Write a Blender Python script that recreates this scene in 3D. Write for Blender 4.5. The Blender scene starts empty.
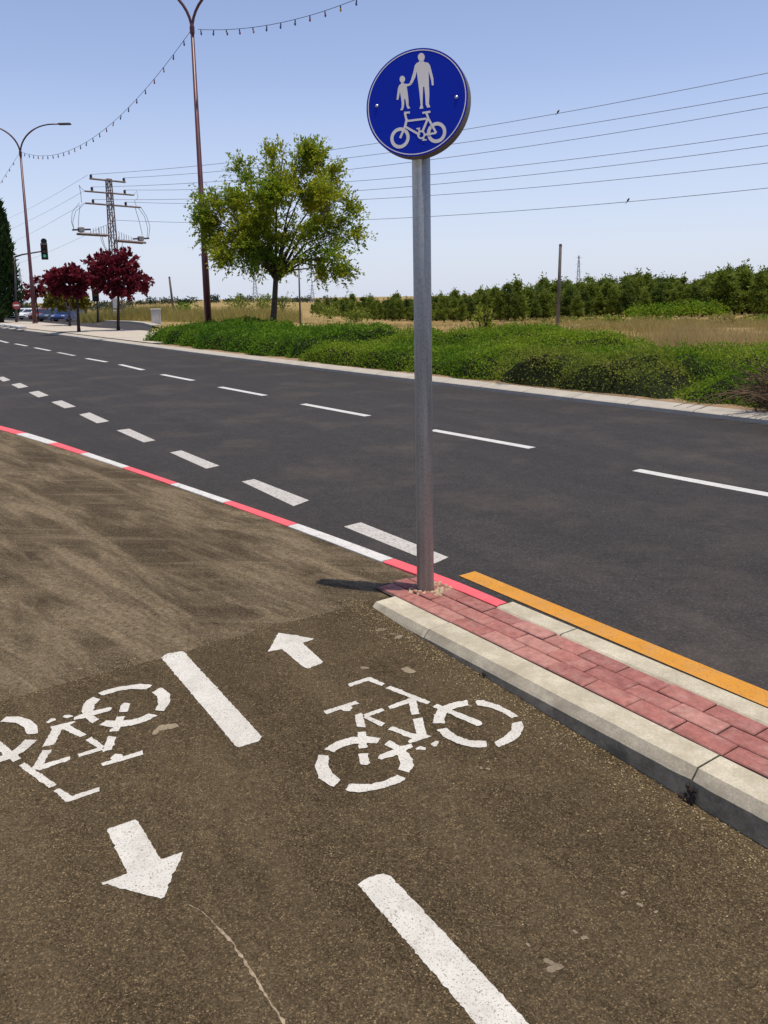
import bpy, math, random
import numpy as np
from mathutils import Vector, Matrix, noise
R = math.radians
scn = bpy.context.scene
COL = scn.collection
rnd = random.Random(7)
nrs = np.random.RandomState(11)

# ------------------------------------------------------------------ camera
FOC, PPX, PPY, HOR, ROLL, HC = 822.1, 384.0, 427.5, 292.3, R(-1.05), 1.65
TH = math.atan((PPY - HOR) / FOC)
_rt = np.array([1., 0, 0]); _up = np.array([0, math.sin(TH), math.cos(TH)]); FW = np.array([0, math.cos(TH), -math.sin(TH)])
RT = _rt * math.cos(ROLL) + _up * math.sin(ROLL)
UP = -_rt * math.sin(ROLL) + _up * math.cos(ROLL)
EYE = np.array([0, 0, HC])
def ray(px, py): return FW + RT * (px - PPX) / FOC - UP * (py - PPY) / FOC
def G(px, py, z=0.0):
    d = ray(px, py); return EYE + d * ((z - HC) / d[2])
def at_depth(px, py, Y):
    d = ray(px, py); return EYE + d * (Y / d[1])
def on_plane(px, py, p0, hd):                       # vertical plane through p0 along horizontal direction hd
    n = np.array([hd[1], -hd[0], 0.]); d = ray(px, py)
    return EYE + d * (((np.array(p0) - EYE) @ n) / (d @ n))
cam = bpy.data.cameras.new('camera'); co = bpy.data.objects.new('camera', cam); COL.objects.link(co)
M = Matrix.Identity(4)
for i in range(3):
    M[i][0], M[i][1], M[i][2], M[i][3] = RT[i], UP[i], -FW[i], EYE[i]
co.matrix_world = M
cam.sensor_fit = 'AUTO'; cam.sensor_width = 36; cam.lens = FOC / 1024 * 36
cam.shift_y = -(512 - PPY) / 1024; cam.clip_start = .05; cam.clip_end = 9000
scn.camera = co
scn.render.resolution_x, scn.render.resolution_y = 768, 1024

# ------------------------------------------------------------------ light
SUN_EL, SUN_AZ = R(81.5), R(114)                      # azimuth clockwise from +y
world = bpy.data.worlds.new('World'); scn.world = world; world.use_nodes = True
nt = world.node_tree; nt.nodes.clear()
sky = nt.nodes.new('ShaderNodeTexSky'); sky.sky_type = 'NISHITA'; sky.sun_disc = False
sky.sun_elevation = SUN_EL; sky.sun_rotation = SUN_AZ
sky.altitude = 0; sky.air_density = .78; sky.dust_density = .45; sky.ozone_density = 1.0
bg = nt.nodes.new('ShaderNodeBackground'); bg.inputs[1].default_value = 0.122
wo = nt.nodes.new('ShaderNodeOutputWorld')
wb = nt.nodes.new('ShaderNodeMixRGB'); wb.blend_type = 'MULTIPLY'; wb.inputs[0].default_value = 1; wb.inputs[2].default_value = (1.10, 1.03, 1.10, 1)
nt.links.new(sky.outputs[0], wb.inputs[1]); 
tc = nt.nodes.new('ShaderNodeTexCoord'); sx = nt.nodes.new('ShaderNodeSeparateXYZ'); nt.links.new(tc.outputs['Generated'], sx.inputs[0])
hz = nt.nodes.new('ShaderNodeValToRGB'); nt.links.new(sx.outputs['Z'], hz.inputs[0]); he = hz.color_ramp.elements
he[0].position = 0.0; he[0].color = (.9, .9, .9, 1); he[1].position = .5; he[1].color = (0, 0, 0, 1)
e2_ = he.new(.10); e2_.color = (.62, .62, .62, 1); e3_ = he.new(.24); e3_.color = (.20, .20, .20, 1)
hm = nt.nodes.new('ShaderNodeMixRGB'); hm.inputs[2].default_value = (4.25, 4.6, 5.45, 1)
nt.links.new(hz.outputs[0], hm.inputs[0]); nt.links.new(wb.outputs[0], hm.inputs[1]); nt.links.new(hm.outputs[0], bg.inputs[0]); nt.links.new(bg.outputs[0], wo.inputs[0])
sl = bpy.data.lights.new('sun', 'SUN'); sl.energy = 3.3; sl.angle = R(.53); sl.color = (1, .925, .79)
so = bpy.data.objects.new('sun', sl); COL.objects.link(so)
sd = Vector((math.sin(SUN_AZ) * math.cos(SUN_EL), math.cos(SUN_AZ) * math.cos(SUN_EL), math.sin(SUN_EL)))
so.rotation_euler = sd.to_track_quat('Z', 'Y').to_euler(); so.location = (20, -5, 60)
scn.view_settings.view_transform = 'Standard'; scn.view_settings.look = 'None'
scn.view_settings.exposure = 0.35; scn.view_settings.gamma = 1
scn.cycles.max_bounces = 6; scn.cycles.diffuse_bounces = 3; scn.cycles.transparent_max_bounces = 4

# ------------------------------------------------------------------ materials
def lin(r, g, b):
    f = lambda c: (c / 12.92 if c <= .04045 else ((c + .055) / 1.055) ** 2.4)
    return (f(r / 255), f(g / 255), f(b / 255), 1)
class NT:
    def __init__(s, name):
        s.m = bpy.data.materials.new(name); s.m.use_nodes = True; s.t = s.m.node_tree; s.t.nodes.clear()
        s.out = s.n('ShaderNodeOutputMaterial'); s.co = None
    def n(s, k, **kw):
        x = s.t.nodes.new(k)
        for a, b in kw.items(): setattr(x, a, b)
        return x
    def l(s, a, b): s.t.links.new(a, b)
    def pos(s):
        if s.co is None: s.co = s.n('ShaderNodeTexCoord').outputs['Object']
        return s.co
    def mapping(s, scale=(1, 1, 1), rot=(0, 0, 0)):
        r = s.n('ShaderNodeMapping'); r.inputs['Rotation'].default_value = rot; s.l(s.pos(), r.inputs[0])
        m = s.n('ShaderNodeMapping'); m.inputs['Scale'].default_value = scale
        s.l(r.outputs[0], m.inputs[0]); return m.outputs[0]
    def noise(s, scale, detail=3, rough=.55, vec=None, dist=0):
        x = s.n('ShaderNodeTexNoise'); x.inputs['Scale'].default_value = scale; x.inputs['Detail'].default_value = detail
        x.inputs['Roughness'].default_value = rough; x.inputs['Distortion'].default_value = dist
        s.l(vec if vec is not None else s.pos(), x.inputs['Vector']); return x.outputs['Fac']
    def voro(s, scale, feat='F1', out='Distance', vec=None):
        x = s.n('ShaderNodeTexVoronoi', feature=feat); x.inputs['Scale'].default_value = scale
        s.l(vec if vec is not None else s.pos(), x.inputs['Vector']); return x.outputs[out]
    def ramp(s, fac, stops):
        x = s.n('ShaderNodeValToRGB'); e = x.color_ramp.elements
        while len(e) < len(stops): e.new(.5)
        for q, (p, c) in zip(e, stops):
            q.position = p; q.color = c if not isinstance(c, (int, float)) else (c, c, c, 1)
        s.l(fac, x.inputs[0]); return x.outputs[0]
    def mix(s, fac, a, b, mode='MIX'):
        x = s.n('ShaderNodeMixRGB', blend_type=mode)
        for sock, v in ((x.inputs[0], fac), (x.inputs[1], a), (x.inputs[2], b)):
            if isinstance(v, (int, float)): sock.default_value = v
            elif isinstance(v, tuple): sock.default_value = v
            else: s.l(v, sock)
        return x.outputs[0]
    def bump(s, h, strength, dist=.01):
        x = s.n('ShaderNodeBump'); x.inputs['Strength'].default_value = strength; x.inputs['Distance'].default_value = dist
        s.l(h, x.inputs['Height']); return x.outputs[0]
    def bsdf(s, col, rough=.8, metal=0, normal=None, spec=.3):
        x = s.n('ShaderNodeBsdfPrincipled')
        for k, v in (('Base Color', col), ('Roughness', rough), ('Metallic', metal)):
            if isinstance(v, (int, float, tuple)): x.inputs[k].default_value = v
            else: s.l(v, x.inputs[k])
        x.inputs['Specular IOR Level'].default_value = spec
        if normal is not None: s.l(normal, x.inputs['Normal'])
        s.l(x.outputs[0], s.out.inputs[0]); return x
def simple(name, col, rough=.6, metal=0, var=.12, scale=8, spec=.3, bump=0):
    m = NT(name); f = m.noise(scale, 4)
    d = tuple(c * (1 - var) for c in col[:3]) + (1,); l = tuple(min(1, c * (1 + var)) for c in col[:3]) + (1,)
    nrm = m.bump(m.noise(scale * 6, 3), bump) if bump else None
    m.bsdf(m.ramp(f, [(.3, d), (.7, l)]), rough, metal, nrm, spec); return m.m
def leaf(name, c1, c2, c3, trans=.35, patch=1.2, rough=.65, mixp=.5, dead=0.):
    m = NT(name); g = m.n('ShaderNodeNewGeometry')
    a = m.ramp(g.outputs['Random Per Island'], [(.0, c1), (.55, c2), (1, c3)])
    p = m.ramp(m.noise(patch, 2), [(.35, c1), (.65, c3)])
    col = m.mix(mixp, a, p)
    if dead: col = m.mix(m.ramp(m.noise(1.7, 6, .7), [(.55, 0.), (.72, dead)]), col, (.26, .19, .07, 1))
    b = m.n('ShaderNodeBsdfPrincipled'); m.l(col, b.inputs['Base Color']); b.inputs['Roughness'].default_value = rough
    b.inputs['Specular IOR Level'].default_value = .12
    t = m.n('ShaderNodeBsdfTranslucent'); m.l(col, t.inputs[0])
    x = m.n('ShaderNodeMixShader'); x.inputs[0].default_value = trans
    m.l(b.outputs[0], x.inputs[1]); m.l(t.outputs[0], x.inputs[2]); m.l(x.outputs[0], m.out.inputs[0]); return m.m

def asphalt_path(name, base, dust, dust_amt, streak_rot):
    m = NT(name)
    grain = m.voro(290, out='Color'); gv = m.n('ShaderNodeSeparateColor'); m.l(grain, gv.inputs[0])
    st = m.ramp(gv.outputs[0], [(0, .38), (.45, .85), (.82, 1.3), (.95, 2.0), (1, 3.2)])
    fine = m.ramp(m.noise(70, 6, .8), [(.28, .5), (.72, 1.5)])
    col = m.mix(1, base, st, 'MULTIPLY'); col = m.mix(1, col, fine, 'MULTIPLY')
    big = m.ramp(m.noise(1.1, 7, .65), [(.3, .78), (.7, 1.2)]); col = m.mix(1, col, big, 'MULTIPLY')
    col = m.mix(1, col, m.ramp(m.noise(17, 8, .75), [(.3, .82), (.7, 1.18)]), 'MULTIPLY')
    v = m.mapping((.3, 1.7, 1), (0, 0, streak_rot))
    ds = m.noise(2.4, 9, .7, v, .4)
    dm = m.mix(1, m.ramp(ds, [(.44, 0.0), (.60, dust_amt)]), m.ramp(m.noise(38, 8, .8), [(.36, .15), (.62, 1.25)]), 'MULTIPLY')
    v2 = m.mapping((.5, 3.2, 1), (0, 0, streak_rot - .75)); d2 = m.ramp(m.noise(1.9, 8, .7, v2, .3), [(.50, 0.), (.66, dust_amt * .8)])
    dm = m.mix(1, dm, m.mix(1, d2, m.ramp(m.noise(60, 6, .8), [(.4, .1), (.6, 1.2)]), 'MULTIPLY'), 'LIGHTEN')
    dg = m.mix(1, dust, m.ramp(m.noise(120, 3), [(.3, .65), (.7, 1.35)]), 'MULTIPLY')
    col = m.mix(dm, col, dg)
    h = m.mix(.5, gv.outputs[1], m.noise(180, 3))
    m.bsdf(col, .95, 0, m.bump(h, .85, .008), .1); return m.m
MAT = {}
MAT['path'] = asphalt_path('bike_path_asphalt', (.076, .054, .029, 1), (.19, .14, .08, 1), .26, R(57))
MAT['apron'] = asphalt_path('dusty_apron_asphalt', (.078, .057, .033, 1), (.31, .235, .145, 1), .68, R(48))
def road_mat():
    m = NT('dark_road_asphalt')
    g = m.n('ShaderNodeSeparateColor'); m.l(m.voro(120, out='Color'), g.inputs[0])
    st = m.ramp(g.outputs[0], [(0, .62), (.6, 1), (.93, 1.3), (1, 1.9)])
    base = m.ramp(m.noise(.4, 7, .65, m.mapping((.35, 5, 1), (0, 0, R(57)))), [(.3, (.031, .0268, .0245, 1)), (.7, (.043, .037, .0335, 1))])
    col = m.mix(1, base, st, 'MULTIPLY')
    col = m.mix(m.ramp(m.noise(.9, 5, .65), [(.5, 0.), (.75, .5)]), col, (.095, .075, .056, 1))
    col = m.mix(1, col, m.ramp(m.noise(8, 8, .75), [(.3, .82), (.7, 1.18)]), 'MULTIPLY')
    col = m.mix(m.ramp(m.noise(1.3, 3, .5, m.mapping((.12, 1.0, 1), (0, 0, R(57)))), [(.62, 0.), (.75, .4)]), col, (.025, .023, .023, 1))
    m.bsdf(col, .85, 0, m.bump(g.outputs[1], .4, .004), .25); return m.m
MAT['road'] = road_mat()
def paint(name, col, wear, scale=60, thr=.62):
    m = NT(name); n = m.noise(scale, 5, .7)
    w = m.ramp(n, [(thr - .06, 0.), (thr + .06, wear)])
    b = m.ramp(m.noise(9, 4), [(.3, tuple(c * .86 for c in col[:3]) + (1,)), (.7, col)])
    w2 = m.ramp(m.noise(7, 9, .8), [(.48, 0.), (.70, wear * .55)])
    c = m.mix(w, b, (.12, .1, .075, 1)); c = m.mix(w2, c, (.3, .26, .2, 1))
    m.bsdf(c, .75, 0, m.bump(m.noise(140, 3), .35, .004), .25); return m.m
MAT['white_paint'] = paint('worn_white_paint', (.60, .57, .505, 1), 1.0, 190, .6)
MAT['old_white'] = paint('old_grey_white_paint', (.50, .47, .43, 1), .8, 45, .58)
MAT['line_white'] = paint('white_lane_paint', (.60, .58, .55, 1), .6, 60, .6)
MAT['yellow_paint'] = paint('orange_yellow_paint', (.58, .25, .025, 1), .6, 90, .6)
MAT['kerb_red'] = paint('red_kerb_paint', (.80, .115, .135, 1), .25, 30, .66)
MAT['kerb_white'] = paint('white_kerb_paint', (.62, .60, .56, 1), .7, 40, .62)
def concrete(name, col, var=.2, grime=None):
    m = NT(name)
    c = m.ramp(m.noise(4, 6, .65), [(.28, tuple(x * (1 - var) for x in col) + (1,)), (.72, tuple(min(1, x * (1 + var)) for x in col) + (1,))])
    c = m.mix(1, c, m.ramp(m.noise(130, 3), [(.3, .82), (.7, 1.15)]), 'MULTIPLY')
    if grime: c = m.mix(m.ramp(m.noise(7, 6, .7), [(.42, 0.), (.66, .85)]), c, grime)
    m.bsdf(c, .9, 0, m.bump(m.noise(45, 6, .7), .5, .006), .15); return m.m
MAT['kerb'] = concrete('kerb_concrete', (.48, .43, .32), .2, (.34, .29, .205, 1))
MAT['kerb_edge'] = concrete('shaded_kerb_edge', (.36, .32, .245), .2, (.22, .19, .14, 1))  # shade on the bevel painted in as a darker concrete
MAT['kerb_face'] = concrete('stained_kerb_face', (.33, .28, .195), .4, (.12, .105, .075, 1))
MAT['far_kerb'] = concrete('far_kerb_concrete', (.40, .36, .30), .15)
MAT['sidewalk'] = concrete('pale_sidewalk_paving', (.46, .40, .32), .12)
def brick_mat():
    m = NT('red_pavers'); g = m.n('ShaderNodeNewGeometry')
    c = m.ramp(g.outputs['Random Per Island'], [(0, (.27, .105, .088, 1)), (.5, (.31, .12, .10, 1)), (.85, (.34, .14, .115, 1)), (1, (.39, .19, .155, 1))])
    c = m.mix(1, c, m.ramp(m.noise(30, 5, .65), [(.3, .72), (.7, 1.25)]), 'MULTIPLY')
    c = m.mix(m.ramp(m.noise(14, 7, .75), [(.48, 0.), (.72, .45)]), c, (.44, .30, .25, 1))
    m.bsdf(c, .9, 0, m.bump(m.noise(150, 4, .7), .35, .004), .15); return m.m
MAT['brick'] = brick_mat()
MAT['joint'] = simple('joint_sand', (.085, .062, .05, 1), .95, var=.3, scale=60)
def galv():
    m = NT('galvanised_steel')
    n = m.noise(5, 4, .6, m.mapping((8, 8, .35)))
    s = m.ramp(m.voro(70, out='Distance'), [(0, .85), (.6, 1.1)])
    c = m.mix(1, m.ramp(n, [(.3, (.25, .262, .26, 1)), (.7, (.40, .415, .405, 1))]), s, 'MULTIPLY')
    c = m.mix(m.ramp(m.noise(3, 6, .7), [(.58, 0.), (.75, .4)]), c, (.15, .13, .12, 1))
    m.bsdf(c, m.ramp(n, [(.3, .38), (.7, .6)]), .28, m.bump(n, .1), .5); return m.m
MAT['galv'] = galv()
MAT['sign_blue'] = simple('sign_blue_film', (.002, .023, .40, 1), .45, var=.06, scale=5, spec=.15)
MAT['sign_white'] = simple('sign_white_film', (.80, .74, .68, 1), .5, var=.05, scale=5, spec=.2)
MAT['sign_back'] = simple('sign_back_steel', (.19, .16, .135, 1), .55, .3, .2, 10)
MAT['bolt'] = simple('bolt_steel', (.45, .45, .48, 1), .4, .5)
MAT['maroon'] = simple('maroon_lamp_paint', (.085, .022, .027, 1), .42, .1, .25, 3, .5)
MAT['lamp_head'] = simple('lamp_head_grey', (.07, .065, .07, 1), .5, .2)
MAT['lamp_grey'] = simple('switchgear_grey', (.26, .26, .27, 1), .6)
MAT['glass_diffuser'] = simple('lamp_diffuser', (.55, .55, .52, 1), .2)
MAT['black'] = simple('black_plastic', (.012, .013, .014, 1), .5, var=.2)
MAT['dark_steel'] = simple('weathered_lattice_steel', (.20, .165, .165, 1), .6, .1, .25, 4)
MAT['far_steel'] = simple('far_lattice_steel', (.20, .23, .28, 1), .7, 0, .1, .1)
MAT['insulator'] = simple('brown_insulator', (.05, .03, .045, 1), .3)
MAT['wire'] = simple('aluminium_wire', (.16, .18, .26, 1), .5, .1, .05)
MAT['pole_wood'] = simple('grey_timber_pole', (.115, .10, .095, 1), .85, 0, .25, 6)
MAT['bark'] = simple('grey_brown_bark', (.085, .062, .045, 1), .95, 0, .35, 14, .1, .6)
MAT['bark_dark'] = simple('dark_bark', (.045, .032, .027, 1), .95, 0, .3, 14, .1, .4)
MAT['twig'] = simple('dry_twig', (.12, .078, .05, 1), .9, 0, .35, 9, .1)
MAT['leaf_tree'] = leaf('tree_leaves', (.085, .19, .016, 1), (.21, .32, .022, 1), (.55, .50, .035, 1), .55, .5)
MAT['leaf_hedge'] = leaf('hedge_leaves', (.06, .14, .008, 1), (.13, .26, .012, 1), (.30, .37, .025, 1), .4, .8, dead=.55)
MAT['leaf_olive'] = leaf('olive_hedge_leaves', (.09, .14, .012, 1), (.19, .25, .022, 1), (.36, .36, .055, 1), .4, .9, dead=.75)
MAT['leaf_dark'] = leaf('dark_hedge_leaves', (.045, .115, .008, 1), (.09, .20, .010, 1), (.17, .28, .018, 1), .38, .8)
MAT['leaf_red'] = leaf('plum_red_leaves', (.07, .009, .018, 1), (.16, .016, .032, 1), (.28, .035, .05, 1), .32, .7)
MAT['leaf_yellow'] = leaf('yellow_green_leaves', (.07, .09, .010, 1), (.14, .14, .014, 1), (.22, .17, .02, 1), .35, .6)
MAT['leaf_cypress'] = leaf('cypress_foliage', (.012, .030, .010, 1), (.022, .05, .014, 1), (.045, .08, .02, 1), .12, .6)
MAT['leaf_pine'] = leaf('pine_needles', (.09, .135, .018, 1), (.17, .225, .028, 1), (.30, .32, .05, 1), .35, .12)
MAT['leaf_pine_dark'] = leaf('dark_pine_needles', (.055, .095, .018, 1), (.11, .155, .026, 1), (.19, .22, .04, 1), .35, .12)
MAT['leaf_far'] = leaf('far_tree_leaves', (.040, .058, .038, 1), (.055, .075, .045, 1), (.08, .095, .055, 1), .2, .05)
MAT['core'] = simple('hedge_inner_shade', (.016, .020, .008, 1), .95, 0, .4, 10, .05)  # near-black: deep shade inside the hedge put into the colour
MAT['dry'] = leaf('dry_grass', (.30, .21, .075, 1), (.44, .31, .125, 1), (.56, .41, .19, 1), .5, .3, .8)
MAT['dry_green'] = leaf('olive_dry_grass', (.20, .18, .05, 1), (.31, .265, .075, 1), (.42, .34, .11, 1), .5, .3, .8)
def terrain_mat():
    m = NT('dry_field')
    a = m.ramp(m.noise(.035, 6, .6), [(.30, (.16, .14, .045, 1)), (.42, (.28, .20, .08, 1)), (.58, (.36, .245, .11, 1)), (.72, (.20, .165, .06, 1))])
    a = m.mix(m.ramp(m.noise(.35, 6, .7), [(.45, 0.), (.7, .55)]), a, (.17, .15, .05, 1))
    a = m.mix(1, a, m.ramp(m.noise(2.6, 5, .7), [(.3, .7), (.7, 1.25)]), 'MULTIPLY')
    m.bsdf(a, .95, 0, m.bump(m.noise(1.5, 5, .7), .6, .2), .05); return m.m
MAT['field'] = terrain_mat()
MAT['soil'] = simple('verge_soil', (.26, .175, .105, 1), .95, 0, .3, 3, .1, .5)
MAT['track'] = simple('pale_dirt', (.52, .40, .27, 1), .95, 0, .15, .8, .1)
MAT['cabinet'] = simple('pale_concrete_cabinet', (.55, .52, .48, 1), .8, 0, .08, 5)
MAT['tyre'] = simple('tyre_rubber', (.02, .02, .02, 1), .8)
MAT['car_glass'] = simple('dark_car_glass', (.02, .026, .032, 1), .08, 0, .1, 3, .6)
MAT['chrome'] = simple('wheel_alloy', (.45, .45, .46, 1), .3, .7)
MAT['headlight'] = simple('headlight_lens', (.75, .75, .72, 1), .1)
MAT['pebble'] = NT('pebbles').m
def pebble_mat():
    m = NT('grit'); g = m.n('ShaderNodeNewGeometry')
    m.bsdf(m.ramp(g.outputs['Random Per Island'], [(0, (.11, .08, .045, 1)), (.6, (.26, .19, .10, 1)), (1, (.48, .38, .22, 1))]), .9, spec=.1); return m.m
MAT['pebble'] = pebble_mat()
def bulb(name, c): return simple(name, c, .25, 0, .05, 3, .5)
BULBS = [bulb('blue_bulb', (.03, .06, .25, 1)), bulb('amber_bulb', (.45, .25, .05, 1)), bulb('red_bulb', (.30, .02, .05, 1)), bulb('dark_bulb', (.05, .05, .07, 1))]

# ------------------------------------------------------------------ mesh builder
class MB:
    def __init__(s): s.v = []; s.f = []; s.mi = []
    def poly(s, pts, mi=0):
        k = len(s.v); s.v += [tuple(map(float, p)) for p in pts]; s.f.append(tuple(range(k, k + len(pts)))); s.mi.append(mi)
    def faces(s, vs, fs, mi=0):
        k = len(s.v); s.v += [tuple(map(float, p)) for p in vs]
        for f in fs: s.f.append(tuple(i + k for i in f)); s.mi.append(mi)
    def box(s, c, d, rot=0, mi=0, bev=0):
        x, y, z = d[0] / 2, d[1] / 2, d[2] / 2; ca, sa = math.cos(rot), math.sin(rot)
        b = min(bev, x * .9, y * .9, z * .9)
        prof = [(-z, b), (-z + b, 0), (z - b, 0), (z, b)] if b > 0 else [(-z, 0), (z, 0)]
        vs = []
        for zz, ins in prof:
            for px, py in ((-x + ins, -y + ins), (x - ins, -y + ins), (x - ins, y - ins), (-x + ins, y - ins)):
                vs.append((c[0] + px * ca - py * sa, c[1] + px * sa + py * ca, c[2] + zz))
        n = len(prof); fs = [(3, 2, 1, 0), tuple(4 * (n - 1) + i for i in range(4))]
        for k in range(n - 1):
            for i in range(4): fs.append((4 * k + i, 4 * k + (i + 1) % 4, 4 * k + 4 + (i + 1) % 4, 4 * k + 4 + i))
        s.faces(vs, fs, mi)
    def tube(s, path, rad, n=8, mi=0, caps=True):
        P = [Vector(map(float, p)) for p in path]
        if isinstance(rad, (int, float)): rad = [rad] * len(P)
        vs = []; prev = None
        for i, p in enumerate(P):
            t = (P[min(i + 1, len(P) - 1)] - P[max(i - 1, 0)])
            if t.length < 1e-9: t = Vector((0, 0, 1))
            t.normalize()
            a = prev - t * prev.dot(t) if prev is not None else (Vector((1, 0, 0)) if abs(t.x) < .8 else Vector((0, 1, 0))).cross(t)
            if a.length < 1e-6: a = t.orthogonal()
            a.normalize(); prev = a; b = t.cross(a)
            for k in range(n):
                q = p + (a * math.cos(2 * math.pi * k / n) + b * math.sin(2 * math.pi * k / n)) * rad[i]; vs.append(tuple(q))
        fs = []
        for i in range(len(P) - 1):
            for k in range(n): fs.append((i * n + k, i * n + (k + 1) % n, (i + 1) * n + (k + 1) % n, (i + 1) * n + k))
        if caps: fs += [tuple(range(n - 1, -1, -1)), tuple((len(P) - 1) * n + k for k in range(n))]
        s.faces(vs, fs, mi)
    def lathe(s, c, prof, n=20, axis=(0, 0, 1), mi=0):
        ax = Vector(axis).normalized(); a = ax.orthogonal().normalized(); b = ax.cross(a); c = Vector(map(float, c)); vs = []; fs = []
        for r, h in prof:
            for k in range(n):
                t = 2 * math.pi * k / n; vs.append(tuple(c + ax * h + (a * math.cos(t) + b * math.sin(t)) * r))
        for i in range(len(prof) - 1):
            for k in range(n): fs.append((i * n + k, i * n + (k + 1) % n, (i + 1) * n + (k + 1) % n, (i + 1) * n + k))
        fs += [tuple(range(n - 1, -1, -1)), tuple((len(prof) - 1) * n + k for k in range(n))]
        s.faces(vs, fs, mi)
    def build(s, name, mats, parent=None, smooth=False, origin=None):
        me = bpy.data.meshes.new(name)
        o0 = Vector(origin) if origin is not None else None
        vs = s.v if o0 is None else [(v[0] - o0.x, v[1] - o0.y, v[2] - o0.z) for v in s.v]
        me.from_pydata(vs, [], s.f); me.update()
        for m in (mats if isinstance(mats, (list, tuple)) else [mats]): me.materials.append(m)
        if any(s.mi): me.polygons.foreach_set('material_index', s.mi)
        if smooth: me.polygons.foreach_set('use_smooth', [True] * len(s.f)); 
        o = bpy.data.objects.new(name, me); COL.objects.link(o)
        if o0 is not None: o.location = o0
        if parent is not None: o.parent = parent
        return o
def np_quads(name, V, mats, parent=None, nper=4, origin=None):
    """V: (n, nper, 3) separate polygons."""
    V = np.asarray(V, np.float32)
    if origin is not None: V = V - np.asarray(origin, np.float32)
    n = len(V); me = bpy.data.meshes.new(name)
    me.vertices.add(n * nper); me.vertices.foreach_set('co', V.reshape(-1))
    me.loops.add(n * nper); me.loops.foreach_set('vertex_index', np.arange(n * nper, dtype=np.int32))
    me.polygons.add(n); me.polygons.foreach_set('loop_start', np.arange(0, n * nper, nper, dtype=np.int32))
    me.update(calc_edges=True); me.validate()
    for m in (mats if isinstance(mats, (list, tuple)) else [mats]): me.materials.append(m)
    o = bpy.data.objects.new(name, me); COL.objects.link(o)
    if origin is not None: o.location = origin
    if parent is not None: o.parent = parent
    return o
def leaves(P, size, aspect=.5, out=None, up=.0, rs=nrs):
    """pointed leaf quads (rhombus) at points P with random orientation"""
    n = len(P); d = rs.normal(size=(n, 3))
    if out is not None: d = d * .75 + out
    d[:, 2] += up
    d /= np.linalg.norm(d, axis=1)[:, None] + 1e-9
    e = rs.normal(size=(n, 3)); e[:, 2] *= .7; e -= d * (e * d).sum(1)[:, None]; e /= np.linalg.norm(e, axis=1)[:, None] + 1e-9
    L = (size * (.65 + .7 * rs.rand(n)))[:, None]; w = L * aspect * .5
    return np.stack([P, P + d * L * .45 + e * w, P + d * L, P + d * L * .45 - e * w], 1)
def empty(name, loc, rz=0):
    o = bpy.data.objects.new(name, None); o.location = tuple(map(float, loc)); o.rotation_euler = (0, 0, rz); COL.objects.link(o); o.empty_display_size = .2; return o
def tag(o, label=None, cat=None, group=None, kind=None):
    for k, v in (('label', label), ('category', cat), ('group', group), ('kind', kind)):
        if v: o[k] = v
    return o
def struct(o): o['kind'] = 'structure'; return o
def copy_tree(o, parent=None):
    c = o.copy(); COL.objects.link(c)
    if parent is not None: c.parent = parent
    for ch in list(o.children): copy_tree(ch, c)
    return c
def part(mb, name, mats, root, smooth=False):
    """build in world coordinates, parent to a root Empty without rotation"""
    o = mb.build(name, mats, None, smooth); rl = root.matrix_basis.translation.copy()
    p = root
    while p.parent is not None: p = p.parent; rl = rl + p.matrix_basis.translation
    o.data.transform(Matrix.Translation(-rl)); o.parent = root; return o

# ------------------------------------------------------------------ ground frame: s along the kerb (towards the viewer's right), t across towards the road
KH = .12
K0 = G(388, 591, KH); K1 = G(768, 777, KH)
U = (K1 - K0); U[2] = 0; U /= np.linalg.norm(U); Vv = np.array([-U[1], U[0], 0.])
def ST(s, t, z=0.): p = K0 + U * s + Vv * t; return np.array([p[0], p[1], z])
def st(p): d = np.array(p) - K0; return float(d @ U), float(d @ Vv)
APR = .10
S_SEAM = st(G(375, 599, APR))[0]
def smooth(x): x = min(1, max(0, x)); return x * x * (3 - 2 * x)
def zn(s): return APR - .135 * min(1, max(0, (s - S_SEAM) / 3.0)) if s < S_SEAM + 3 else APR - .135
def GN(px, py, up=0.):
    z = APR
    for _ in range(12):
        p = G(px, py, z + up); z = zn(st(p)[0])
    return G(px, py, z + up)
# painted strip along the road (image polylines measured on the photograph -> ground)
c19 = lambda x, y: (x / 1.92, 420 + y / 1.92)
up_px = [c19(*p) for p in [(0, 10), (40, 22), (105, 40), (165, 60), (240, 85), (335, 117), (440, 152), (560, 195), (650, 228)]] + [(393.5, 558.2), (460, 581.7), (510.6, 603.8), (580, 639.3)]
lo_px = [c19(*p) for p in [(0, 18), (40, 30), (100, 48), (165, 68), (245, 95), (330, 124), (440, 162), (560, 207), (650, 240)]] + [(385, 563.4), (460, 592), (500.6, 608), (580, 644.8)]
STRIP_Z = .108
def curve_st(px, z):
    a = np.array([st(G(x, y, z)) for x, y in px]); a = a[np.argsort(a[:, 0])]; return a
cu, cl = curve_st(up_px, STRIP_Z), curve_st(lo_px, STRIP_Z)
def fitc(a):
    q = np.polyfit(a[:, 0], a[:, 1], 5); return q
def mk_curve(a, tend):
    s0, s1 = a[0, 0], a[-1, 0]; q = np.polyfit(a[:, 0], a[:, 1], 4)
    def f(s):
        if s > s1 - .25: 
            w = smooth((s - (s1 - .25)) / .25); return (1 - w) * np.polyval(q, min(s, s1)) + w * tend
        if s < s0: k = (np.polyval(q, s0 + .3) - np.polyval(q, s0)) / .3; return float(np.polyval(q, s0) + k * (s - s0))
        return float(np.polyval(q, s))
    return f
tW0 = np.mean([st(G(x, y, KH))[1] for x, y in [(504, 608.7), (580, 644.8)]]); tW1 = tW0 + .125
T_LO, T_UP = mk_curve(cl, tW0), mk_curve(cu, tW1)

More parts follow.
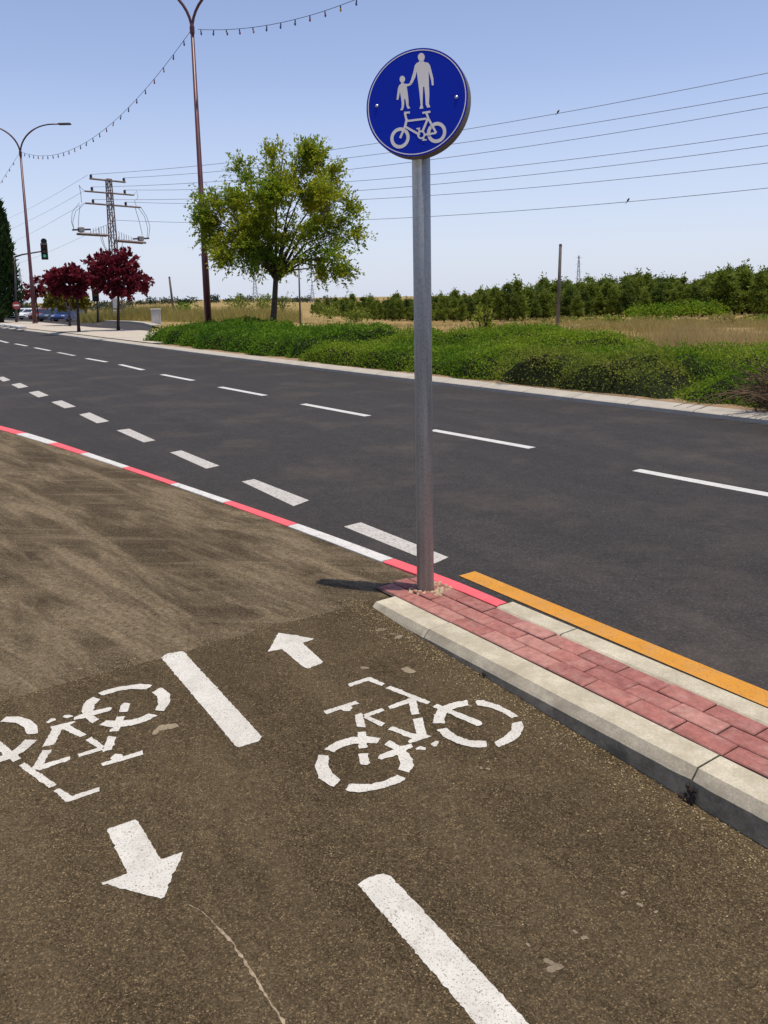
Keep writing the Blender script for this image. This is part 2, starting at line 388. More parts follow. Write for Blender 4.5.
# near ground: apron and bike path
rj = random.Random(3)
def seam(t): return S_SEAM + .02 * noise.noise(Vector((t * 2.1, 0, 5))) + .012 * noise.noise(Vector((t * 9, 0, 5)))
mb = MB()
ts = [-14 + i * .5 for i in range(21)] + [-4 + i * .1 for i in range(1, 100)]
def add_grid(mb, S, tfar, tnear=-16, nt=90, lip=None):
    rows = []
    for s in S:
        tf = tfar(s); row = []
        for k in range(nt + 1):
            w = k / nt; t = tf + (tnear - tf) * w ** 1.6; row.append((s, t))
        rows.append(row)
    vs = []; n = nt + 1
    for i, row in enumerate(rows):
        for s, t in row:
            ss = s
            if lip is not None and i == lip: ss = seam(t)
            z = zn(ss) + .0006 * noise.noise(Vector((ss * 1.5, t * 1.5, 1)))
            vs.append(ST(ss, t, z - (.0 if lip is None else 0)))
    fs = [(i * n + k, i * n + k + 1, (i + 1) * n + k + 1, (i + 1) * n + k) for i in range(len(rows) - 1) for k in range(nt)]
    mb.faces(vs, fs)
Sa = list(np.linspace(-45, -12, 23)) + list(np.linspace(-11.5, S_SEAM - .12, 90)) + [S_SEAM]
add_grid(mb, Sa, lambda s: T_LO(s) + .02, lip=len(Sa) - 1)
struct(mb.build('apron', MAT['apron'], smooth=True))
mb = MB()
Sp = [S_SEAM] + list(np.linspace(S_SEAM + .03, S_SEAM + .5, 18)) + list(np.linspace(S_SEAM + .6, 6, 56)) + list(np.linspace(7, 24, 18))
S_TIP = st(G(378, 588, KH))[0]
add_grid(mb, Sp, lambda s: T_LO(s) + .02 if s < S_TIP + .12 else -.1, lip=0)
struct(mb.build('bike_path', MAT['path'], smooth=True))

# painted kerb strip + right-hand continuation in bare concrete
cuts = [-60] + [st(G(x, y, STRIP_Z))[0] for x, y in [(20.8, 433.5), (54.7, 443), (86, 453), (127.6, 467), (174.5, 483.5), (229, 501.5), (291.7, 525), (385, 561), (505, 606)]]
# bands further left continue at one stone each
ext = []; s_ = cuts[1]; col = 1
while s_ > -30: s_ -= 1.0; ext.append(s_)
bounds = ext[::-1] + cuts[1:]
nred = len(ext)                                     # band index just left of cuts[1] is red
mb = MB(); 
for i in range(len(bounds) - 1):
    a, b = bounds[i] + .004, bounds[i + 1] - .004
    k = (len(bounds) - 2 - i)                        # last band is red, then alternate
    mi = 0 if k % 2 == 0 else 1
    n = 8; S = np.linspace(a, b, n + 1)
    prof = lambda s: [(T_LO(s) - .004 + .006 * noise.noise(Vector((s * 9, 1, 0))), STRIP_Z - .05), (T_LO(s) + .006 * noise.noise(Vector((s * 9, 1, 0))), STRIP_Z - .002), (T_LO(s) + .012, STRIP_Z + .002), (T_UP(s) - .012, STRIP_Z + .002), (T_UP(s), STRIP_Z - .006), (T_UP(s) + .004, -.05)]
    vs = []
    for s in S:
        zz = zn(s) + .004 - STRIP_Z if s < S_SEAM else KH - STRIP_Z
        zz = (KH - STRIP_Z) * smooth((s + .6) / .8)
        vs += [ST(s, t, z + zz) for t, z in prof(s)]
    m_ = 6; fs = [(j * m_ + q, j * m_ + q + 1, (j + 1) * m_ + q + 1, (j + 1) * m_ + q) for j in range(n) for q in range(m_ - 1)]
    fs += [tuple(range(m_)), tuple(n * m_ + q for q in range(m_ - 1, -1, -1))]
    mb.faces(vs, fs, mi)
s_ = bounds[-1]; q = 0
while s_ < 22:
    e = s_ + (1.0 if q else .42); a, b = s_ + .004, e - .004
    vs = []
    for s in (a, b): vs += [ST(s, tW0, KH - .06), ST(s, tW0, KH - .008), ST(s, tW0 + .01, KH), ST(s, tW1 - .015, KH), ST(s, tW1, KH - .015), ST(s, tW1 + .01, -.05)]
    mb.faces(vs, [(j, j + 1, j + 7, j + 6) for j in range(5)] + [tuple(range(6)), tuple(range(11, 5, -1))], 2)
    s_ = e; q += 1
struct(mb.build('road_kerb', [MAT['kerb_red'], MAT['kerb_white'], MAT['kerb']]))

# near kerb stones: top, chamfer, dark stained face
mb = MB()
sj = [st(G(435.6, 627, KH))[0], st(G(697, 768, KH))[0]]
KW = .165
stone = []
a = st(G(379, 600, KH))[0]; stone.append((a, sj[0]))
nmid = max(1, round((sj[1] - sj[0]) / 1.0))
for k in range(nmid): stone.append((sj[0] + (sj[1] - sj[0]) * k / nmid, sj[0] + (sj[1] - sj[0]) * (k + 1) / nmid))
e = sj[1]
while e < 22: stone.append((e, e + 1.0)); e += 1.0
for i, (a, b) in enumerate(stone):
    S = np.linspace(a + .003, b - .003, 60); vs = []
    dz = .004 * rj.uniform(-1, 1)
    for s in S:
        w = .006 * noise.noise(Vector((s * 4, 2, 0))); ed = .007 * noise.noise(Vector((s * 14, 3, 0))) + .012 * max(0, noise.noise(Vector((s * 31, 9, 0))) - .15)
        if abs(s - sj[1]) < .05: ed += .016 * (1 - abs(s - sj[1]) / .05)
        end = min(s - a, b - s); chip = .010 * max(0, 1 - end / .018) * (1 if i else .3)
        z = KH + dz
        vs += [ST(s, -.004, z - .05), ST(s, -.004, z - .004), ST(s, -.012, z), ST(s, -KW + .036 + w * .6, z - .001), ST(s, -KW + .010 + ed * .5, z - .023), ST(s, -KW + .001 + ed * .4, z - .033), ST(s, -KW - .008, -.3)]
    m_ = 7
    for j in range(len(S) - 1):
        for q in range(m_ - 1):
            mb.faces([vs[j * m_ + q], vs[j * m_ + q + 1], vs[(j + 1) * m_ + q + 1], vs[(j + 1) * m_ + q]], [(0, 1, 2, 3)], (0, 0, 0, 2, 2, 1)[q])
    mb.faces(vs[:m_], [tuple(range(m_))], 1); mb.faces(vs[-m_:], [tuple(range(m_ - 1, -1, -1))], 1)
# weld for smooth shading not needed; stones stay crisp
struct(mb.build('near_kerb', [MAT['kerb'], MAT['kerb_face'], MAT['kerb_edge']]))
# dark lumps painting the shade in the holes at two broken joints
mb = MB()
for s0, z0, k in ((sj[1], .045, 10), (st(G(500, 668, .07))[0], .05, 7)):
    for _ in range(k):
        c = ST(s0 + rj.gauss(0, .014), -KW - .009, z0 + rj.gauss(0, .022)); r = rj.uniform(.006, .014)
        mb.lathe(c, [(r * .4, -.004), (r, 0), (r * .5, .004)], 6, (rj.uniform(-.3, .3) - Vv[0], -Vv[1], rj.uniform(-.3, .3)))
tag(mb.build('joint_hole_shade', MAT['bark_dark']), kind='stuff')

# bedding + pavers
mb = MB()
S = np.linspace(-.1, 22, 60); S0 = st(G(378, 588, KH))[0]
S = np.concatenate([np.linspace(S0 - .055, 1.2, 16), np.linspace(1.4, 22, 22)])
for i in range(len(S) - 1):
    s0, s1 = S[i], S[i + 1]
    mb.poly([ST(s0, -.01, KH - .010), ST(s1, -.01, KH - .010), ST(s1, min(T_LO(s1), tW0) + .02, KH - .010), ST(s0, T_LO(s0) + .02, KH - .010)])
struct(mb.build('paving_bed', MAT['joint']))
mb = MB(); BL = .2; BW = tW0 / 3
sref = st(G(560 + 412 / 3.692, 620 + 401 / 3.692, KH))[0]
for row in range(3):
    off = sref + (0 if row % 2 == 0 else BL * .5) + (.0, .012, -.006)[row]
    k0 = int(math.floor((S0 - off) / BL)) - 1
    for k in range(k0, 110):
        a, b = off + k * BL + .0025, off + (k + 1) * BL - .0025
        t0, t1 = row * BW + .003, (row + 1) * BW - .003
        tl = min(T_LO(a), tW0) - .004, min(T_LO(b), tW0) - .004
        if b < S0 - .02 + row * .02 or min(tl) < t0 + .01: continue
        a = max(a, S0 - .05 + row * .02)
        q = [(a, t0), (b, t0), (b, min(t1, tl[1])), (a, min(t1, tl[0]))]
        j = lambda: rj.uniform(-.002, .002)
        q = [(x + j(), y + j()) for x, y in q]; cx = sum(x for x, _ in q) / 4; cy = sum(y for _, y in q) / 4
        tz = KH + rj.uniform(-.0025, .0025); tl_ = (rj.uniform(-.012, .012), rj.uniform(-.02, .02))
        zz = lambda x, y: tz + (x - cx) * tl_[0] + (y - cy) * tl_[1]
        ins = lambda x, y, d: (x + (d if x < cx else -d), y + (d if y < cy else -d))
        v0 = [ST(x, y, zz(x, y) - .02) for x, y in q]; v1 = [ST(x, y, zz(x, y) - .004) for x, y in q]; v2 = [ST(*ins(x, y, .004), zz(x, y)) for x, y in q]
        mb.faces(v0 + v1 + v2, [(8, 9, 10, 11)] + [(i, (i + 1) % 4, 4 + (i + 1) % 4, 4 + i) for i in range(4)] + [(4 + i, 4 + (i + 1) % 4, 8 + (i + 1) % 4, 8 + i) for i in range(4)])
struct(mb.build('brick_paving', MAT['brick']))

# ------------------------------------------------------------------ far kerb curve
fk_px = [(768, 424.5), (690, 415.5), (600, 405), (500, 392.5), (412, 381.5), (340, 373), (275, 364.5), (200, 355), (142, 347), (100, 341.3), (62, 336), (30, 332), (0, 328.8)]
fk = np.array([G(x, y, 0)[:2] for x, y in fk_px])
d0 = fk[0] - fk[2]; d0 /= np.linalg.norm(d0); d1 = fk[-1] - fk[-4]; d1 /= np.linalg.norm(d1)
fk = np.vstack([fk[0] + d0 * 25, fk[0] + d0 * 8, fk, fk[-1] + d1 * 12, fk[-1] + d1 * 45])
# smooth resample
def resample(P, step):
    L = np.concatenate([[0], np.cumsum(np.linalg.norm(np.diff(P, axis=0), axis=1))]); n = int(L[-1] / step)
    A = np.linspace(0, L[-1], n); Q = np.stack([np.interp(A, L, P[:, i]) for i in range(2)], 1)
    k = max(3, int(4 / step)) | 1; pad = np.pad(Q, ((k // 2, k // 2), (0, 0)), mode='reflect', reflect_type='odd')
    return np.stack([np.convolve(pad[:, i], np.ones(k) / k, 'valid') for i in range(2)], 1)
FK = resample(fk, .5)
FA = np.concatenate([[0], np.cumsum(np.linalg.norm(np.diff(FK, axis=0), axis=1))])
FT = np.gradient(FK, axis=0); FT /= np.linalg.norm(FT, axis=1)[:, None]
FN = np.stack([FT[:, 1], -FT[:, 0]], 1)             # points away from the road (checked below)
if (FN[len(FN) // 2] @ (np.array([0, 60]) - FK[len(FK) // 2])) < 0: FN = -FN
def AB(a, b, z=0.):
    x = np.interp(a, FA, FK[:, 0]) + b * np.interp(a, FA, FN[:, 0]); y = np.interp(a, FA, FK[:, 1]) + b * np.interp(a, FA, FN[:, 1]); return np.array([x, y, z])
def a_of(px, py=None):
    py = np.interp(px, [p[0] for p in fk_px[::-1]], [p[1] for p in fk_px[::-1]]); g = G(px, py)[:2]
    return float(FA[np.argmin(((FK - g) ** 2).sum(1))])
def q_of(x, y):                                     # signed distance behind the far kerb
    d = FK - np.array([x, y]); i = int(np.argmin((d ** 2).sum(1))); return float(-(d[i] @ FN[i]))

# road sheet
mb = MB(); vs = []
S = list(np.linspace(-110, -14, 40)) + list(np.linspace(-13, 30, 60))
for s in S:
    tn = (T_UP(s) - .05) if s < st(G(510, 604, KH))[0] else tW1 - .05
    lo, hi = tn + .5, 40.
    while lo < hi - .05:
        md = (lo + hi) / 2; p = ST(s, md)
        if q_of(p[0], p[1]) < .22: lo = md
        else: hi = md
    tf = lo
    for k in range(9): vs.append(ST(s, tn + (tf - tn) * (k / 8) ** 1.5, 0))
mb.faces(vs, [(i * 9 + k, i * 9 + k + 1, i * 9 + k + 10, i * 9 + k + 9) for i in range(len(S) - 1) for k in range(8)])
struct(mb.build('road', MAT['road']))

# terrain
def terr(x, y):
    d = math.hypot(x, y); az = math.degrees(math.atan2(x, max(y, .001))) if y > 0 else (90 if x > 0 else -90)
    q = q_of(x, y) if d < 140 else 50
    z0 = -.35 + .42 * smooth((q - .8) / 2.2)
    sl = -.006 * max(0, d - 25)
    if d > 500: sl = -.006 * 475 - .0045 * (d - 500)
    z = z0 + sl
    z -= 1.7 * smooth((az + 10) / 12) * smooth((d - 28) / 75)
    z -= .62 * smooth((-az - 12) / 10) * smooth((d - 52) / 40)
    z += .10 * noise.noise(Vector((x * .08, y * .08, 0))) * smooth((q - 5) / 10)
    return z
mb = MB(); rings = [0.0] + list(np.geomspace(2, 5500, 90)); na = 240; vs = [(0, 0, terr(0, 0))]
for r in rings[1:]:
    for k in range(na):
        a = 2 * math.pi * k / na; x, y = r * math.sin(a), r * math.cos(a); vs.append((x, y, terr(x, y)))
fs = [(0, 1 + (k + 1) % na, 1 + k) for k in range(na)]
for i in range(len(rings) - 2):
    for k in range(na): fs.append((1 + i * na + k, 1 + i * na + (k + 1) % na, 1 + (i + 1) * na + (k + 1) % na, 1 + (i + 1) * na + k))
mb.faces(vs, fs); struct(mb.build('field_terrain', MAT['field'], smooth=True))
def GT(px, py):                                     # pixel -> terrain
    d = ray(px, py); lo = 5.
    for Y in np.geomspace(6, 3000, 1600):
        p = EYE + d * (Y / d[1])
        if p[2] < terr(p[0], p[1]): return p
    return p
def on_terr(px, Y):                                 # column px, forward depth Y, standing on the terrain
    p = at_depth(px, 300, Y); return np.array([p[0], p[1], terr(p[0], p[1])])

# far kerb stones
mb = MB(); a = 4.0
while a < FA[-1] - 6:
    p = [AB(x, b, z) for x in (a + .006, a + .994) for b, z in ((0, -.05), (.006, .05), (.025, .062), (.30, .10), (.31, .0))]
    mb.faces(p, [(j, j + 1, j + 6, j + 5) for j in range(4)] + [(4, 3, 2, 1, 0), (5, 6, 7, 8, 9)]); a += 1.0
struct(mb.build('far_kerb', MAT['far_kerb']))
# verge soil from the right end to the island
A_END = a_of(146)
mb = MB(); AA = np.arange(2, A_END + .6, .5); nb = 15; vs = []
for a in AA:
    for k in range(nb): 
        b = .29 + 6.5 * (k / (nb - 1)) ** 1.3; p = AB(a, b); z = .075 + .03 * noise.noise(Vector((p[0], p[1], 0))) + .04 * smooth(b / 3)
        z = z * (1 - smooth((b - 4.5) / 2)) + (terr(p[0], p[1]) - .03) * smooth((b - 4.5) / 2); vs.append((p[0], p[1], z))
mb.faces(vs, [(i * nb + k, i * nb + k + 1, (i + 1) * nb + k + 1, (i + 1) * nb + k) for i in range(len(AA) - 1) for k in range(nb - 1)])
struct(mb.build('verge_soil', MAT['soil'], smooth=True))
# island sidewalk on the left
mb = MB(); AA = np.arange(A_END + .4, FA[-1] - 8, 1.0); vs = []
back_px = [(-60, 319.5), (0, 320.3), (12, 320.8), (40, 322.3), (70, 325), (90, 327.3), (120, 329.3), (150, 331)]
bk = np.array([G(x, y, .12)[:2] for x, y in back_px]); 
bka = np.array([FA[np.argmin(((FK - p) ** 2).sum(1))] for p in bk]); bkq = np.array([q_of(*p) for p in bk]); o_ = np.argsort(bka)
for a in AA:
    w = float(np.interp(a, bka[o_], bkq[o_]))
    for k in range(5): vs.append(AB(a, .29 + (max(w, .8) - .29) * k / 4, .126))
    vs.append(AB(a, max(w, .8) + .01, -.4))
mb.faces(vs, [(i * 6 + k, i * 6 + k + 1, (i + 1) * 6 + k + 1, (i + 1) * 6 + k) for i in range(len(AA) - 1) for k in range(5)])
mb.faces([vs[k] for k in range(6)], [tuple(range(6))])
struct(mb.build('sidewalk', MAT['sidewalk']))
# side road behind the island, draped on the terrain
def drape(name, rows, mat, lift):
    mb = MB(); vs = []; n = len(rows[0])
    for r in rows:
        for p in r: vs.append((p[0], p[1], terr(p[0], p[1]) + lift))
    mb.faces(vs, [(i * n + k, i * n + k + 1, (i + 1) * n + k + 1, (i + 1) * n + k) for i in range(len(rows) - 1) for k in range(n - 1)])
    return struct(mb.build(name, mat))
rows = []
for px, yn, yf in [(152, 333, 328.5), (143, 332, 325.5), (130, 331, 323.8), (110, 329.5, 322.8), (90, 328, 321.5), (70, 326, 319), (50, 323.5, 316.5), (30, 322, 315), (12, 321, 314.2), (-20, 320.5, 313.5), (-80, 320, 313)]:
    a, b = GT(px, yn), GT(px, yf); rows.append([a + (b - a) * k / 6 for k in range(7)])
drape('side_road', rows, MAT['road'], .05)
mb = MB()
for i in range(len(rows) - 1):
    p, q = rows[i][-1], rows[i + 1][-1]; d = (q - p); d[2] = 0; n_ = np.array([-d[1], d[0], 0]); n_ /= np.linalg.norm(n_)
    if n_[1] < 0: n_ = -n_
    z0, z1 = terr(p[0], p[1]) + .17, terr(q[0], q[1]) + .17
    mb.faces([(*p[:2], z0 - .3), (*q[:2], z1 - .3), (*p[:2], z0), (*q[:2], z1), (*(p + n_ * .5)[:2], z0), (*(q + n_ * .5)[:2], z1)], [(0, 1, 3, 2), (2, 3, 5, 4)])
struct(mb.build('side_road_kerb', MAT['far_kerb']))
# pale dirt track in the field
rows = []
for px, py, w in [(548, 333, .5), (556, 330.5, .7), (568, 328, .9), (582, 325.5, 1.1), (598, 323.5, 1.3), (618, 322, 1.5), (650, 321, 1.5)]:
    p = GT(px, py); rows.append([p + np.array([-w, 0, 0]), p, p + np.array([w, .3, 0])])
drape('dirt_track', rows, MAT['track'], .04)

# ------------------------------------------------------------------ markings
rw = random.Random(77)
def ragged(P):
    out = []
    for i in range(len(P)):
        a, b = np.array(P[i]), np.array(P[(i + 1) % len(P)]); L = np.linalg.norm(b - a); n = max(1, int(L / .009))
        for k in range(n):
            q = a + (b - a) * k / n; j = .0011 + .0022 * max(0, noise.noise(Vector((q[0] * 30, q[1] * 30, 0)))); out.append((q[0] + rw.gauss(0, j), q[1] + rw.gauss(0, j), q[2]))
    return out
def thing_poly(name, polys, mat, label, cat, group=None, lift=.0014, conv=None):
    mb = MB(); 
    for i, P in enumerate(polys):
        if cat == 'road marking' and name in ('bicycle_marking', 'arrow_marking', 'lane_stripe'): P = ragged(P)
        pts = [(p[0], p[1], p[2] + lift + .00008 * i) for p in P]
        ar = sum(pts[k][0] * pts[(k + 1) % len(pts)][1] - pts[(k + 1) % len(pts)][0] * pts[k][1] for k in range(len(pts)))
        mb.poly(pts if ar > 0 else pts[::-1])
    o = mb.build(name, mat); tag(o, label, cat, group); return o
def z_(off, sc): return lambda L: [(off[0] + x / sc, off[1] + y / sc) for x, y in L]
A5 = z_((305, 660), 6.4); A6 = z_((410, 670), 6.4); A1 = z_((300, 660), 3.2)
BIKE = [A5([(275, 155), (405, 112), (420, 112), (512, 155), (495, 168), (405, 135), (285, 172)]),
 A5([(518, 182), (545, 167)]) + A6([(130, 205), (110, 222)]),
 A5([(530, 300), (660, 248), (690, 270), (545, 318)]), A5([(660, 247), (712, 252), (732, 350), (680, 352)]),
 A6([(18, 318), (80, 305), (105, 418), (45, 425)]),
 A5([(530, 445), (560, 427), (700, 477)]) + A6([(45, 412), (100, 412), (137, 425), (70, 450), (0, 470)]) + A5([(665, 535), (660, 522), (685, 505)]),
 A6([(35, 505), (65, 488), (100, 500), (100, 515), (40, 512)]), A6([(130, 475), (165, 455), (185, 460), (170, 490), (150, 492)]),
 A5([(120, 328), (325, 265), (345, 280), (135, 350)]), A5([(220, 310), (255, 287), (305, 305), (290, 330), (245, 328)]),
 A5([(320, 355), (360, 340), (372, 352), (385, 435), (332, 430)]), A5([(372, 352), (490, 312), (510, 328), (385, 372)]), A5([(372, 370), (395, 356), (512, 408), (490, 430)]),
 A5([(335, 465), (390, 462), (398, 565), (345, 570)]),
 A5([(120, 575), (200, 525), (290, 498), (400, 492), (488, 505), (460, 537), (390, 536), (330, 538), (250, 555), (185, 592)]),
 A5([(342, 603), (402, 600), (415, 660), (400, 675), (352, 672)]),
 A5([(508, 548), (540, 518), (610, 555), (680, 540), (692, 560), (648, 585), (690, 640), (692, 690), (665, 725), (596, 705), (612, 660), (590, 610), (490, 640), (468, 635), (470, 615), (570, 575)]),
 A1([(60, 305), (48, 340), (60, 380), (97, 405), (110, 407), (130, 385), (105, 365), (90, 335), (92, 308)]),
 A1([(145, 418), (160, 424), (200, 425), (270, 412), (320, 395), (340, 380), (310, 370), (270, 390), (220, 400), (160, 398)]),
 A6([(145, 345), (155, 290), (200, 240), (280, 210), (368, 195), (375, 230), (300, 245), (240, 270), (222, 310), (222, 345)]),
 A6([(145, 240), (175, 222), (455, 332), (465, 345), (450, 360), (430, 362)]),
 A6([(420, 200), (470, 197), (570, 230), (640, 265), (693, 300), (650, 312), (600, 280), (520, 245), (430, 230)]),
 A6([(655, 345), (715, 332), (730, 370), (700, 430), (640, 470), (560, 497), (540, 465), (600, 435), (650, 390)]),
 A6([(172, 385), (230, 375), (300, 425), (380, 455), (490, 460), (490, 500), (400, 500), (300, 475), (220, 435)])]
bw = [[GN(x, y) for x, y in P] for P in BIKE]
thing_poly('bicycle_marking', bw, MAT['white_paint'], 'white stencilled bicycle painted on the asphalt nearest the kerb', 'road marking', 'bicycle symbols on the bike path')
# the other bicycle is the same stencil turned round
B3 = lambda x, y: (x / 5.908, 680 + y / 5.908); B4 = lambda x, y: (80 + x / 6.4, 670 + y / 6.4)
c5 = lambda x, y: (305 + x / 6.4, 660 + y / 6.4); c1 = lambda x, y: (300 + x / 3.2, 660 + y / 3.2)
cor = [(c5(342, 603), B4(302, 277)), (c5(402, 600), B4(250, 272)), (c5(415, 660), B4(278, 218)), (c5(352, 672), B4(325, 220)), (c5(275, 160), B3(600, 640)), (c5(412, 115), B3(398, 715)), (c5(512, 158), B3(312, 655)), (c5(120, 338), B4(414, 535)), (c5(342, 272), B4(135, 612)), (c1(48, 340), B4(582, 205)), (c5(500, 320), B3(462, 450)), (c5(500, 420), B3(516, 352)), (c5(538, 308), B3(408, 465)), (c5(470, 625), B3(652, 180))]
Pa = np.array([GN(*a)[:2] for a, b in cor]); Pb = np.array([GN(*b)[:2] for a, b in cor])
ca_, cb_ = Pa.mean(0), Pb.mean(0); H = (Pa - ca_).T @ (Pb - cb_); U_, S__, Vt = np.linalg.svd(H); Rm = Vt.T @ np.diag([1, np.sign(np.linalg.det(Vt.T @ U_.T))]) @ U_.T
scl = S__.sum() / ((Pa - ca_) ** 2).sum()
print('bike fit', math.degrees(math.atan2(Rm[1, 0], Rm[0, 0])), scl, np.linalg.norm((Pa - ca_) @ Rm.T * scl + cb_ - Pb, axis=1))
def tr_b(p): q = Rm @ (p[:2] - ca_) * scl + cb_; s = st((q[0], q[1], 0))[0]; return (q[0], q[1], zn(s))
thing_poly('bicycle_marking', [[tr_b(p) for p in P] for P in bw], MAT['white_paint'], 'white stencilled bicycle on the asphalt, partly cut off, beside the down-pointing arrow', 'road marking', 'bicycle symbols on the bike path')
Z5 = z_((140, 600), 3.2); Z2 = z_((0, 740), 4.267)
thing_poly('arrow_marking', [[GN(*p) for p in Z5([(443, 106), (500, 114), (558, 125), (520, 138), (585, 198), (580, 204), (536, 220), (526, 218), (455, 158), (410, 166)])]], MAT['white_paint'], 'white arrow on the bike path pointing away, above the complete bicycle symbol', 'road marking', 'arrows on the bike path')
thing_poly('arrow_marking', [[GN(*p) for p in Z2([(455, 385), (470, 378), (575, 342), (590, 350), (685, 512), (782, 478), (700, 672), (685, 678), (435, 612), (545, 572)])]], MAT['white_paint'], 'white arrow on the bike path pointing towards the viewer, below the cut-off bicycle', 'road marking', 'arrows on the bike path')
def dens(poly, n=8):
    out = []
    for i in range(len(poly)):
        a, b = np.array(poly[i]), np.array(poly[(i + 1) % len(poly)]); out += [tuple(a + (b - a) * k / n) for k in range(n)]
    return out
L1 = Z5([(68, 185), (85, 173), (130, 165), (142, 168), (390, 438), (380, 452), (318, 472), (304, 466)])
thing_poly('lane_stripe', [[GN(*p) for p in L1]], MAT['white_paint'], 'white centre stripe of the bike path between the two bicycle symbols', 'road marking', 'centre stripes of the bike path')
Z7 = z_((320, 800), 1.714); L2 = Z7([(65, 146), (75, 137), (108, 126), (122, 131), (358, 384), (440, 470), (355, 486), (268, 384)])
thing_poly('lane_stripe', [[GN(*p) for p in L2]], MAT['white_paint'], 'white centre stripe of the bike path running off the bottom of the photo', 'road marking', 'centre stripes of the bike path')
# dashes on the road
Z8 = z_((0, 320), 2.4); Z6 = z_((300, 480), 3.49)
TD = [Z6([(153, 163), (212, 148), (518, 270), (470, 292)])] + [Z8(L) for L in [[(580, 388), (610, 382), (742, 433), (705, 447)], [(408, 318), (435, 313), (527, 350), (495, 357)], [(280, 265), (310, 261), (373, 289), (345, 294)], [(190, 227), (215, 222), (262, 243), (233, 248)], [(123, 197), (148, 193), (182, 208), (155, 212)], [(69, 174), (92, 170), (117, 181), (92, 186)], [(27, 155), (48, 151), (68, 160), (45, 164)], [(-8, 138), (8, 136), (25, 144), (8, 148)]]]
ORD = ['first', 'second', 'third', 'fourth', 'fifth', 'sixth', 'seventh', 'eighth', 'ninth', 'tenth', 'eleventh', 'twelfth']
for i, L in enumerate(TD):
    lab = 'thick worn white dash passing behind the foot of the sign pole' if i == 0 else 'thick worn white dash beside the red and white kerb, %s counted from the sign pole' % ORD[i]
    thing_poly('thick_dash', [[G(*p) for p in L]], MAT['old_white'], lab, 'road marking', 'thick dashes along the near lane')
LN = [((636, 470), (800, 500.5)), ((432, 430), (532, 448)), ((303, 404), (368, 416)), ((220, 387), (265, 395.5)), ((162, 374.5), (193, 380.5)), ((120, 364.5), (143, 370)), ((86.3, 358.4), (106.6, 362)), ((58, 352.4), (74.5, 355.7)), ((34.7, 347.7), (50, 350.7)), ((15.2, 343.8), (27, 346)), ((-3, 340), (8, 342.8))]
for i, (a, b) in enumerate(LN):
    a, b = G(*a), G(*b); d = b - a; d /= np.linalg.norm(d); n_ = np.array([-d[1], d[0], 0]) * .06
    lab = 'thin white lane dash cut by the right edge of the photo' if i == 0 else 'thin white lane dash in the middle of the road, %s counted from the right' % ORD[i]
    thing_poly('lane_dash', [[a + n_, a - n_, b - n_, b + n_]], MAT['line_white'] if i != 7 else MAT['old_white'], lab if i != 7 else 'faded thin white lane dash in the middle of the road, eighth from the right', 'road marking', 'thin lane dashes in the middle of the road')
ya = G(467, 574); sy, ty = st(ya); yb = st(G(768, 700))
mb = MB(); ky = (yb[1] - ty) / (yb[0] - sy)
SS = [sy + k * .25 for k in range(80)]; vs = []
for s in SS: vs += [ST(s, ty + ky * (s - sy) - .062, .004), ST(s, ty + ky * (s - sy) + .062, .004)]
mb.faces(vs, [(2 * i, 2 * i + 2, 2 * i + 3, 2 * i + 1) for i in range(len(SS) - 1)])
tag(mb.build('edge_line', MAT['yellow_paint']), 'solid orange-yellow line on the road beside the pale kerb', 'road marking')

# crack ribbon, beige splashes, grit along the kerb
mb = MB(); cr = [(190, 905), (205, 914), (218, 928), (232, 943), (245, 962), (258, 982), (270, 1002), (285, 1024), (300, 1046)]
cw = []
for i in range(len(cr) - 1):
    for k in range(6):
        f = k / 6; cw.append((cr[i][0] + (cr[i + 1][0] - cr[i][0]) * f + rj.gauss(0, .6), cr[i][1] + (cr[i + 1][1] - cr[i][1]) * f + rj.gauss(0, .25)))
vs = []
for i, (x, y) in enumerate(cw):
    p = GN(x, y); w = (.0008 + .0026 * min(1, i / 14)) * rj.uniform(.25, 1.5); vs += [p + np.array([-w, -w * .3, .0012]), p + np.array([w, w * .3, .0012])]
mb.faces(vs, [(2 * i, 2 * i + 1, 2 * i + 3, 2 * i + 2) for i in range(len(cw) - 1)])
struct(mb.build('pavement_crack', simple('pale_crack_filler', (.27, .21, .14, 1), .95, 0, .5, 60, .1)))
mb = MB()
def splat(px, py, r, el=1.):
    c = GN(px, py); n = 14; ph = rj.uniform(0, 6); pts = []
    for k in range(n):
        a = 2 * math.pi * k / n; rr = r * (1 + .35 * math.sin(2 * a + ph) + .2 * rj.uniform(-1, 1)); pts.append((c[0] + rr * math.cos(a) * el, c[1] + rr * math.sin(a), c[2] + .0012))
    mb.poly(pts)
for px, py, r in [(168, 727, .028), (156, 732, .014), (160, 729, .012), (381, 630, .022), (399, 637, .02), (392, 634, .010), (409, 638, .008), (470, 706, .008), (408, 670, .03), (365, 668, .014), (555, 968, .016), (549, 962, .010), (528, 945, .006), (623, 893, .007), (640, 905, .007), (656, 912, .005), (575, 932, .006), (584, 938, .008), (481, 768, .006), (488, 769, .007), (80, 669, .009)]: splat(px, py, r)
tag(mb.build('cement_splashes', concrete('dried_cement', (.23, .18, .12), .4)), kind='stuff')
pv = []
for _ in range(15000):
    s = rj.uniform(S_SEAM - .1, 7); t = -KW - .004 - abs(rj.gauss(0, .075)) * (1 if rj.random() < .8 else 3)
    pv.append((s, t, rj.uniform(.0012, .0042)))
for _ in range(1800): pv.append((S_SEAM + rj.gauss(-.03, .05), rj.uniform(-3.2, -.05), rj.uniform(.0012, .0035)))
for _ in range(2600): pv.append((rj.uniform(-3, 4), rj.uniform(-4, -.1), rj.uniform(.001, .0028)))
